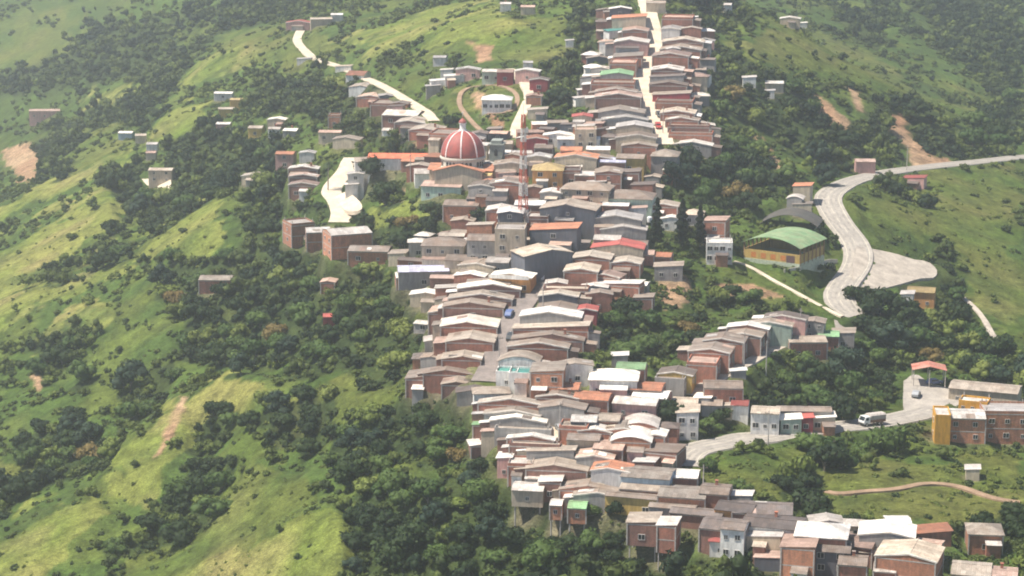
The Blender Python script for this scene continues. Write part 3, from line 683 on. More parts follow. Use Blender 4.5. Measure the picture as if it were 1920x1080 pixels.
WIN = [_win(1.2, 1.2), _win(1.5, 1.3), _win(0.9, 1.0)]
def _door(m):
    mb = MB(); mb.box(-0.5, 0.5, -0.06, 0.05, 0, 2.1, 0); mb.box(-0.58, -0.5, -0.09, 0.05, 0, 2.18, 1); mb.box(0.5, 0.58, -0.09, 0.05, 0, 2.18, 1); mb.box(-0.5, 0.5, -0.09, 0.05, 2.1, 2.18, 1); mb.box(0.32, 0.4, -0.1, -0.06, 1.0, 1.1, 1)
    return mb.mesh("door", [m, FRAMEM])
DOORS = [_door(m) for m in DOORM]
SILL = None
def place(px, py, h):
    x, y = cast(px, py, h, HB); return float(x[0]), float(y[0])
HOUSES = []
def geom(style, w, d, h, rise, foot, rx, rk, wk, mono=False):
    """wall and roof meshes, gable ends towards -y and +y, eaves along x"""
    a = w / 2; b = d / 2; W_ = MB(); Rf = MB(); oh = 0.38; ov = 0.10; t = 0.13
    if style in "GSV":
        if style == "G": up = [(-a, h), (rx, h + rise), (a, h)]
        elif style == "S": up = [(-a, h), (a, h + rise)]
        else: up = [(-a + w * k / 10, h + rise * (1 - (2 * k / 10 - 1) ** 2)) for k in range(11)]
        W_.prism([(-a, -foot)] + up + [(a, -foot)], 'y', -b, b)
        s0 = (up[1][1] - up[0][1]) / (up[1][0] - up[0][0]); s1 = (up[-1][1] - up[-2][1]) / (up[-1][0] - up[-2][0])
        lo = [(-a - oh, h - oh * s0 + 0.012)] + [(x, z + 0.012) for x, z in up[1:-1]] + [(a + oh, up[-1][1] + oh * s1 + 0.012)]
        Rf.prism(lo + [(x, z + t) for x, z in lo[::-1]], 'y', -b - ov, b + ov)
        if style == "G": Rf.box(rx - 0.13, rx + 0.13, -b - ov - 0.02, b + ov + 0.02, h + rise + t - 0.06, h + rise + t + 0.07)
    elif style == "F":
        W_.box(-a, a, -b, b, -foot, h)
        for q in ((-a, a, -b, -b + 0.18), (-a, a, b - 0.18, b), (-a, -a + 0.18, -b + 0.18, b - 0.18), (a - 0.18, a, -b + 0.18, b - 0.18)): W_.box(*q, h + 0.003, h + 0.6)
        Rf.box(-a + 0.185, a - 0.185, -b + 0.185, b - 0.185, h + 0.004, h + 0.14)
    else:   # hipped
        W_.box(-a, a, -b, b, -foot, h); A = a + oh; B = b + oh; r = max(b - a * 0.9, 0.4) if b > a else 0.4; q = max(a - b * 0.9, 0.4) if a >= b else 0.4
        if a >= b: rd = [(-q, 0), (q, 0)]
        else: rd = [(0, -r), (0, r)]
        z0 = h - 0.05; V = [(-A, -B, z0), (A, -B, z0), (A, B, z0), (-A, B, z0), (-A, -B, z0 + t), (A, -B, z0 + t), (A, B, z0 + t), (-A, B, z0 + t), (*rd[0], h + rise), (*rd[1], h + rise)]
        F = [(0, 3, 2, 1), (0, 1, 5, 4), (1, 2, 6, 5), (2, 3, 7, 6), (3, 0, 4, 7)]
        F += [(4, 5, 9, 8), (5, 6, 9), (6, 7, 8, 9), (7, 4, 8)] if a >= b else [(4, 5, 8), (5, 6, 9, 8), (6, 7, 9), (7, 4, 8, 9)]
        Rf.add(V, F)
    return W_.mesh("wall", [WM[wk]]), Rf.mesh("roof", [RM[rk]])
def house(x, y, rot, w, d, h, style, rk, wk, label, group=None, wins="", rise=None, name=None, gz=None, foot=None, street=None, extra=""):
    if style == "H": style = "G"; w, d = d, w; rot += 90; turned = True
    else: turned = False
    style0 = style; r_ = random.Random(int(x * 13 + y * 7)); rise = (0.085 * w if style != "V" else 0.13 * w) if rise is None else rise
    if style == "S": rise = 0.07 * w
    if style == "P": rise = 0.16 * min(w, d) + 0.3
    rx = (r_.random() - 0.5) * 0.14 * w; z = float(hz(x, y, HB)) if gz is None else gz
    foot = 4.5 if foot is None else foot
    kinds = [(label.find(k), k) for k in ("shed", "hut", "shop", "hall ", "shack", "block", "terrace", "bungalow", "farmhouse", "school", "clubhouse", "lean-to", "roof left of", "building", "annexe", "house") if label.find(k) >= 0]
    cat = min(kinds)[1].strip() if kinds else "shed"; cat = {"roof left of": "shed", "lean-to": "shed", "annexe": "outbuilding", "block": "apartment block", "terrace": "terraced house", "shack": "hut"}.get(cat, cat)
    if label.startswith(("white slanted", "white roof", "white tin", "small white roof", "tiny white roof", "cream roofed shed", "upper thin", "lower thin", "largest loose", "lowest loose", "greyish tin", "bright white roof", "cream tin roof", "white arched")): cat = "shed"
    e = empty(cat.replace(" ", "_").replace("-", "_"), (x, y, z), R(rot))
    wm, rm = geom(style, w, d, h, rise, foot, rx, rk, wk)
    child("wall", wm, e); rf = child("roof", rm, e)
    # which local faces look where: the world direction of each
    dirs = {"e": (1, 0), "n": (0, 1), "w": (-1, 0), "s": (0, -1)}
    def local(c):
        vx, vy = dirs[c]; a = -R(rot); lx = vx * math.cos(a) - vy * math.sin(a); ly = vx * math.sin(a) + vy * math.cos(a)
        return ("e" if lx > 0 else "w") if abs(lx) > abs(ly) else ("n" if ly > 0 else "s")
    st = max(1, int(h // 2.5)); fl = h / st
    def put(face, k, n, lv, me, nm, zz):
        L = d if face in "ew" else w; u = (k + 0.5) / n * L - L / 2 + r_.uniform(-0.12, 0.12)
        u = max(-L / 2 + 0.8, min(L / 2 - 0.8, u))
        if face == "s": loc, rz = (u, -d / 2 - 0.003, zz), 0
        elif face == "n": loc, rz = (-u, d / 2 + 0.003, zz), math.pi
        elif face == "e": loc, rz = (w / 2 + 0.003, u, zz), math.pi / 2
        else: loc, rz = (-w / 2 - 0.003, -u, zz), -math.pi / 2
        return child(nm, me, e, loc, rz)
    i = 0
    while i < len(wins):
        f = local(wins[i]); n = int(wins[i + 1]); i += 2
        for lv in range(st):
            for k in range(n):
                if wins[i - 2] == street and lv == 0 and k == n // 2: put(f, k, n, lv, DOORS[r_.randrange(4)], "door", 0.02)
                else: put(f, k, n, lv, WIN[r_.randrange(3)], "window", lv * fl + 1.0)
    # concrete posts and ring beam showing in the raw masonry
    if WC[wk][2] and "n" not in extra:
        mb = MB(); q = 0.014
        for sx in (-1, 1):
            for sy in (-1, 1): mb.box(sx * w / 2 - 0.14 + q * sx, sx * w / 2 + 0.14 + q * sx, sy * d / 2 - 0.14 + q * sy, sy * d / 2 + 0.14 + q * sy, -foot + 0.05, h - 0.12)
        for lv in range(1, st + 1):
            zz = lv * fl - 0.12
            mb.box(-w/2 + 0.16, w/2 - 0.16, -d/2 - 0.02, -d/2 + 0.05, zz - 0.24, zz); mb.box(-w/2 + 0.16, w/2 - 0.16, d/2 - 0.05, d/2 + 0.02, zz - 0.24, zz)
            if style != "V": mb.box(w/2 - 0.05, w/2 + 0.02, -d/2 + 0.16, d/2 - 0.16, zz - 0.24, zz); mb.box(-w/2 - 0.02, -w/2 + 0.05, -d/2 + 0.16, d/2 - 0.16, zz - 0.24, zz)
        child("concrete_frame", mb.mesh("concrete_frame", [CONC]), e)
    if style == "G" and "n" not in extra and not turned and r_.random() < 0.7:
        mb = MB(); q = 0.2; A = w / 2 + 0.3; s0 = rise / (w / 2 + rx); s1 = rise / (w / 2 - rx); lo = [(-A, h - 0.3 * s0 + 0.02), (rx, h + rise + 0.02), (A, h - 0.3 * s1 + 0.02)]
        mb.prism(lo + [(a_, b_ + 0.30) for a_, b_ in lo[::-1]], 'y', -d / 2 - 0.13, -d / 2 + 0.12); child("verge_coping", mb.mesh("verge_coping", [plain("coping_pale", (0.60, 0.55, 0.48), 0.8, amt=0.35, sc_=0.6)]), rf)
    # a newer or rustier sheet laid on the slope, some weighted with stones
    if style == "G" and "p" in extra or (style == "G" and r_.random() < 0.5 and w > 7):
        for _ in range(r_.randint(1, 3)):
            sd = r_.choice((-1, 1)); x0 = r_.uniform(0.12, 0.55) * w / 2; x1 = x0 + r_.uniform(1.6, 3.2); x1 = min(x1, w / 2 + 0.3)
            yy = r_.uniform(-0.35, 0.15) * d; y1 = min(yy + r_.uniform(1.0, 2.6), d / 2)
            def zr(u): return h + rise * (1 - (u - rx) / (w / 2 - rx)) if u > rx else h + rise * (1 - (rx - u) / (w / 2 + rx))
            mb = MB(); u0, u1 = sd * x0, sd * x1; off = 0.155
            if (u0 - rx) * (u1 - rx) > 0:
                mb.prism([(u0, zr(u0) + off), (u1, zr(u1) + off), (u1, zr(u1) + off + 0.04), (u0, zr(u0) + off + 0.04)], 'y', yy, y1); child("roof_sheet", mb.mesh("roof_sheet", [RM[r_.choice("wwstbp")]]), rf)
    # kitchen yard built on behind, under its own tin sheet
    if street and turned is False and w > 9:
        sg = -1 if local(street) == "e" else 1; aw = r_.uniform(1.4, 3.4); ad = d * r_.uniform(0.4, 0.8); ah = h - r_.uniform(0.5, 1.0); y0 = r_.uniform(-d / 2 + 0.1, d / 2 - ad - 0.1)
        x0, x1 = sorted((sg * (w / 2 + 0.005), sg * (w / 2 + aw))); mb = MB(); mb.box(x0, x1, y0, y0 + ad, -foot, ah); an = child("annex", mb.mesh("annex", [WM[r_.choice("BDDTG")]]), e)
        mb = MB(); mb.prism([(x0, ah + 0.02 + (0.35 if sg > 0 else 0)), (x1 + (0.3 if sg > 0 else 0), ah + 0.02 + (0 if sg > 0 else 0.35)), (x1 + (0.3 if sg > 0 else 0), ah + 0.1 + (0 if sg > 0 else 0.35)), (x0 - (0 if sg > 0 else 0.3), ah + 0.1 + (0.35 if sg > 0 else 0))], 'y', y0 - 0.2, y0 + ad + 0.2); child("annex_roof", mb.mesh("annex_roof", [RM[r_.choice("wwsbtp")]]), an)
    # lower lean-to on the side towards the valley
    if not street and "S" not in extra and "n" not in extra and w > 5.5 and d > 4 and r_.random() < 0.75:
        f = local("s")
        if f in "sn":
            sg = -1 if f == "s" else 1; lw = w * r_.uniform(0.3, 0.6); u0 = r_.uniform(-w / 2 + 0.15, w / 2 - lw - 0.15); ld = r_.uniform(1.6, 3.0); lh = min(h * 0.62, 2.7); y0, y1 = sorted((sg * (d / 2 + 0.02), sg * (d / 2 + ld)))
            mb = MB(); mb.box(u0, u0 + lw, y0, y1, -foot - 1.5, lh); an = child("annex", mb.mesh("annex", [WM[r_.choice("BDOTGWGP")]]), e)
            mb = MB(); hi, lo_ = lh + 0.42, lh + 0.02; za, zb = (lo_, hi) if sg < 0 else (hi, lo_); mb.prism([(y0 - (0.35 if sg < 0 else 0), za), (y1 + (0.35 if sg > 0 else 0), zb), (y1 + (0.35 if sg > 0 else 0), zb + 0.09), (y0 - (0.35 if sg < 0 else 0), za + 0.09)], 'x', u0 - 0.2, u0 + lw + 0.2); child("annex_roof", mb.mesh("annex_roof", [RM[r_.choice("wsbtpbk")]]), an)
    if "S" in extra:   # stilts on the downhill side
        mb = None
        for sx in (-0.42, 0.42):
            for sy in (-0.4, 0.4):
                mb = MB(); mb.tube((sx * w, sy * d, -foot - 6.5), (sx * w, sy * d, -foot + 0.1), 0.16, n=6); child("stilt", mb.mesh("stilt", [CONC]), e)
    if "b" in extra:   # balcony along the lit street face
        mb = MB(); zz = fl; mb.box(-w/2 + 0.3, w/2 - 0.3, -d/2 - 1.2, -d/2 - 0.01, zz - 0.15, zz); mb.box(-w/2 + 0.3, w/2 - 0.3, -d/2 - 1.2, -d/2 - 1.1, zz + 0.003, zz + 0.9); child("balcony", mb.mesh("balcony", [WM["W"]]), e)
    if style == "F" and w > 4:
        for sx in (-0.44, 0.44):
            for sy in (-0.42, 0.42): mb = MB(); mb.box(sx * w - 0.12, sx * w + 0.12, sy * d - 0.12, sy * d + 0.12, h + 0.61, h + 1.3); mb.tube((sx * w, sy * d, h + 1.3), (sx * w, sy * d, h + 1.9), 0.04, n=4); child("starter_column", mb.mesh("starter_column", [CONC]), rf)
    if "c" in extra or (r_.random() < 0.07 and style == "G"):
        mb = MB(); u = w * 0.22; mb.box(u, u + 0.6, -0.3, 0.3, h, h + rise + 0.8); mb.box(u - 0.08, u + 0.68, -0.38, 0.38, h + rise + 0.803, h + rise + 0.9); child("chimney", mb.mesh("chimney", [WM["B"]]), rf)
    tag(e, label, cat, group); HOUSES.append(e); return e
ORD = "first second third fourth fifth sixth seventh eighth ninth tenth eleventh twelfth thirteenth fourteenth fifteenth sixteenth seventeenth eighteenth nineteenth twentieth twenty-first twenty-second twenty-third twenty-fourth twenty-fifth twenty-sixth twenty-seventh twenty-eighth twenty-ninth thirtieth".split()
ROWS = []
def row(name, rot, street, data, group=None, wstreet=3):
    L = []
    for l in data.strip().splitlines():
        f = l.split(); L.append((float(f[0]), float(f[1]), float(f[2]), float(f[3]), f[4], f[5], f[6], f[7] if len(f) > 7 else "", f[8] if len(f) > 8 else ""))
    ROWS.append((name, rot, street, L, group, wstreet))
SINGLES = []
def singles(data):
    for l in data.strip().splitlines():
        a, lab = l.split('|'); f = a.split()
        SINGLES.append((float(f[0]), float(f[1]), float(f[2]), float(f[3]), float(f[4]), float(f[5]), f[6], f[7], f[8], f[9] if len(f) > 9 and f[9] != "-" else "", f[10] if len(f) > 10 else "", lab.strip()))
PLAN = []
def plan():
    """fix every house's plot on the land before the land is levelled"""
    for name, rot, street, L, group, ws in ROWS:
        P = []
        for (x, y, w, h, st, rk, wk, wi, ex) in L:
            X, Y = place(x, y, h + 0.6); P.append((X, Y))
        for i, (x, y, w, h, st, rk, wk, wi, ex) in enumerate(L):
            hh_ = (i * 53 + int(x)) % 7
            if st == "G" and h < 3.8: h = h + ((i * 29 + int(y)) % 5 - 2) * 0.16
            if st == "G" and hh_ == 3 and w > 50: st = "S"
            if st == "G" and hh_ == 5 and h < 3.8: st = "F"; h += 0.3
            X, Y = P[i]; ax, ay = -math.sin(R(rot)), math.cos(R(rot)); g = []
            for j in (i - 1, i + 1):
                if 0 <= j < len(P): g.append(abs((P[j][0] - X) * ax + (P[j][1] - Y) * ay))
            d = min(max(sum(g) / len(g) if g else 7, 3.2), 11.0) - 0.06 + (i % 3) * 0.012; dist = math.hypot(math.hypot(X, Y), CZ - float(hz(X, Y, HB)))
            W_ = w * dist / FPX / math.cos(R(rot))
            lab = f"{WC[wk][0]} house with {RC[rk][0]} roof, {ORD[i]} up the {name}"
            win = wi if wi and wi != "-" else ""
            if street and street not in win and y > 215: win += street + str(2 if W_ > 4 else 1)
            PLAN.append(dict(x=X, y=Y, rot=rot + (i * 37 % 5 - 2) * 0.5, w=W_, d=d, h=h, style=st, rk=rk, wk=wk, label=lab, group=group or ("houses of the " + name), wins=win, street=street, extra=ex))
    for (x, y, w, d, h, rot, st, rk, wk, wi, ex, lab) in SINGLES:
        up = 3.6 if 'S' in ex else 0.0; X, Y = place(x, y, h + 0.5 + up); dist = math.hypot(math.hypot(X, Y), CZ - float(hz(X, Y, HB)))
        PLAN.append(dict(x=X, y=Y, rot=rot, w=w * dist / FPX, d=d, h=h, style=st, rk=rk, wk=wk, label=lab, group=None, wins=wi, street=None, extra=ex))
    for p in PLAN: lay(p)
def lay(p):
    if True:
        c, s = math.cos(R(p["rot"])), math.sin(R(p["rot"])); a, b = p["w"] / 2, p["d"] / 2
        u, v = np.meshgrid(np.linspace(-a, a, max(3, int(a))), np.linspace(-b, b, max(3, int(b)))); u = u.ravel(); v = v.ravel()
        X = p["x"] + u * c - v * s; Y = p["y"] + u * s + v * c; z = float(hz(p["x"], p["y"], HB)); p["gz"] = z + (3.6 if "S" in p["extra"] else 0)
        if "S" not in p["extra"]: level(X, Y, np.full(len(X), z - 0.15), 0.8, 2.2)
        occ.extend((a_, b_, 1.1) for a_, b_ in zip(X, Y)); town_discs.append((p["x"], p["y"], max(a, b)))
def build_houses():
    for p in PLAN:
        q = dict(p); S_ = "S" in q["extra"]
        house(q["x"], q["y"], q["rot"], q["w"], q["d"], q["h"], q["style"], q["rk"], q["wk"], q["label"], q["group"], q["wins"], gz=q["gz"], street=q["street"], extra=q["extra"], foot=0.4 if S_ else None)

TOWN = polys("""
760,305 960,238 1220,238 1240,300 1215,380 1215,500 1200,540 1100,580 1000,560 860,540 760,500 800,440 930,390 830,372
885,740 1080,700 1160,715 1300,750 1300,800 1270,880 1400,930 1500,985 1760,1005 1780,1080 1500,1072 1320,1000 1060,945 955,900
1105,120 1130,20 1200,20 1310,40 1335,120 1310,200 1340,285 1160,285 1110,205
690,150 830,235 830,262 760,245
790,560 870,540 860,720 780,710""")
TPL = [("by the domed church", 880, 320), ("behind the orange tiled roofs", 1080, 255), ("under the faded blue roof", 1150, 320), ("round the mast foot", 970, 420), ("near the two broad hipped roofs", 1140, 370), ("near the bright red roof", 1130, 460), ("by the street bend", 1060, 530), ("behind the orange balcony", 900, 480),
 ("in the upper lower village", 1000, 750), ("around the white arched roofs", 1190, 800), ("in the middle lower village", 1080, 850), ("at the stilt houses", 1080, 930), ("at the village foot", 1330, 960), ("near the large white hipped roof", 1540, 1030), ("near the broad cream roof", 1700, 1050), ("beside the top street", 1220, 120), ("at the top street foot", 1230, 270), ("along the church road", 770, 225), ("left of the cobbled street", 830, 630), ("by the palm and garden trees", 560, 260)]
def infill():
    """small infill houses standing in the leftover plots of the town"""
    m = np.zeros(NM, bool)
    for p in TOWN: m |= raster(p)
    r = np.random.RandomState(23); ys, xs = np.where(m); k = r.permutation(len(ys))[:6000]; px = xs[k] * 4 + r.rand(len(k)) * 4; py = ys[k] * 4 + r.rand(len(k)) * 4; X, Y = cast(px, py, 1.5, HB); todo = []; new = []
    o = [(a, b, 1.1) for a, b, c in occ]; O = np.array(o); Ln = np.concatenate([np.stack([x[::2], y[::2], np.full(len(x[::2]), w / 2)], 1) for x, y, z, w, kk in lanes.values()])
    for i in range(len(k)):
        w = r.uniform(4.2, 8.5); d = r.uniform(3.6, 5.6); rr = (w + d) / 4
        if (np.hypot(O[:, 0] - X[i], O[:, 1] - Y[i]) < rr * 0.80 + 0.5).any() or (np.hypot(Ln[:, 0] - X[i], Ln[:, 1] - Y[i]) < Ln[:, 2] + rr).any(): continue
        if any(math.hypot(X[i] - a, Y[i] - b) < (rr + c) * 0.95 for a, b, c in new): continue
        new.append((X[i], Y[i], rr)); wk = r.choice(list("BBBDDTGGWPOK")); rk = r.choice(list("wwttbbbsspkok")); st = "GSHGP"[r.randint(5)]; pl = min(TPL, key=lambda q: (q[1] - px[i]) ** 2 + (q[2] - py[i]) ** 2)[0]
        lab = f"small {WC[wk][0]} shed with {RC[rk][0]} roof {pl}"; todo.append([lab, px[i], dict(x=float(X[i]), y=float(Y[i]), rot=float(r.uniform(-20, 4)), w=float(w), d=float(d), h=float(r.choice([2.6, 2.9, 3.2, 4.6])), style=str(st), rk=str(rk), wk=str(wk), label=lab, group="small sheds " + pl, wins="s1" if r.rand() < 0.6 else "", street=None, extra="n")])
        if len(new) >= 110: break
    by = {}
    for t in todo: by.setdefault(t[0], []).append(t)
    for lab, L in by.items():
        L.sort(key=lambda t: t[1])
        if len(L) > 1:
            for j, t in enumerate(L): t[2]["label"] = lab + ", " + ("leftmost" if j == 0 else "rightmost" if j == len(L) - 1 else ORD[j] + " from left")
    print("infill", len(todo))
    for t in todo: lay(t[2]); PLAN.append(t[2])
town_discs = []
# rows: x y (roof middle in the photo) width height style roof wall windows extras
row("left side of the cobbled street", -5, "e", """
862 714 62 3 G b D
842 695 92 3.2 G b B
867 664 72 3.2 G t B
884 630 88 3.2 G t B
882 600 104 3.4 G s B
890 568 112 3.4 G b D s1
902 551 118 3.4 G t D
918 532 116 3.6 G w D s1
""")
row("right side of the cobbled street", -7, "w", """
975 668 74 3.4 V t W s1
1010 644 112 3.2 G b B
1028 627 132 3.2 G b D s1
1034 611 140 3.4 G t B
1034 585 112 4.6 G w G s2
1044 570 70 3.2 G b D
1048 550 72 3.4 G t K s1
1062 538 84 3.4 G t D
""")
row("right side of the top street", -9, "w", """
1296 266 78 3.2 G s G s1
1296 248 80 3.2 G b B
1292 235 76 3.2 G t D
1280 222 60 3.2 G b B
1272 207 62 3.2 G t B s1
1266 189 68 3.2 G b B
1260 173 68 3.6 G t R
1254 155 68 3.2 G b D
1252 139 62 3.2 G k G
1252 124 56 3.2 G w D
1260 99 66 4.2 G p B s1
1278 86 74 3.4 G b B
1282 72 74 3.2 G t D
1260 48 34 3.2 G s W
1272 30 56 3.2 G p B
""")
row("left side of the top street", -6, "e", """
1194 252 74 4.0 G b T
1190 232 66 4.4 G w T s2
1172 218 84 3.2 G s G s1
1166 203 84 3.2 G t G
1160 176 84 3.6 G p D
1156 166 76 3.2 G b B
1150 153 80 3.2 G b B
1157 136 58 3.2 G g G
1170 115 48 3.2 G p B
1178 101 52 3.2 G t B
1185 74 62 4.0 G w P s1
1192 52 46 3.2 G p B
1180 30 62 2.6 G o T
""")
row("left side of the lower street", -8, "e", """
1015 936 0.1 3 G b D
""") if False else None
row("left side of the lower street", -9, "e", """
1122 922 88 4.2 G b G s2
1106 906 106 3.2 G b B
1046 868 112 3.6 G t D s1
1034 842 88 3.2 G t G s1
1004 832 94 3.2 G t D
996 818 86 3.2 G w B
982 804 106 3.0 G t G
972 786 102 3.4 G w G
962 770 104 3.2 G t G s1
960 753 122 3.2 G t B
""")
row("right side of the lower street", -10, "w", """
1148 872 70 4.6 G o W w3
1118 848 66 3.2 G p G
1096 814 60 3.4 H b T
1078 796 52 3.0 G t B
1056 757 84 3.4 G b G
1048 736 78 3.2 G b D
""")
row("upper left church road", -12, None, """
838 247 52 3.2 G b B
802 236 56 3.2 G t B
775 223 56 3.2 G t D s2
757 209 66 3.6 H s D s2
724 192 44 3.2 G b D
700 176 48 3.2 G p B s1
682 158 42 3.2 G t W
672 135 34 3.2 H o W s1
""")
row("terrace climbing the hillside lane", -14, "e", """
1258 706 54 3 G b G e2
1270 692 62 3.2 G b Y e2
1320 674 54 3.0 G p B e2
1334 651 74 3.6 G b B
1360 632 72 3.6 G b B e2
1398 622 62 3.4 G b D e2
1404 608 74 3.4 G w D e2
1446 603 76 4.2 G t N e2
1474 590 74 5.2 G b P e3
1528 597 36 5.0 G b G s2
""")
row("dark roofs at village foot", -16, None, """
1362 978 84 4.6 H k D
1308 954 94 3.2 H k D
1262 944 84 3.4 H b G s1
1188 924 98 4.2 H b Y s2
""")
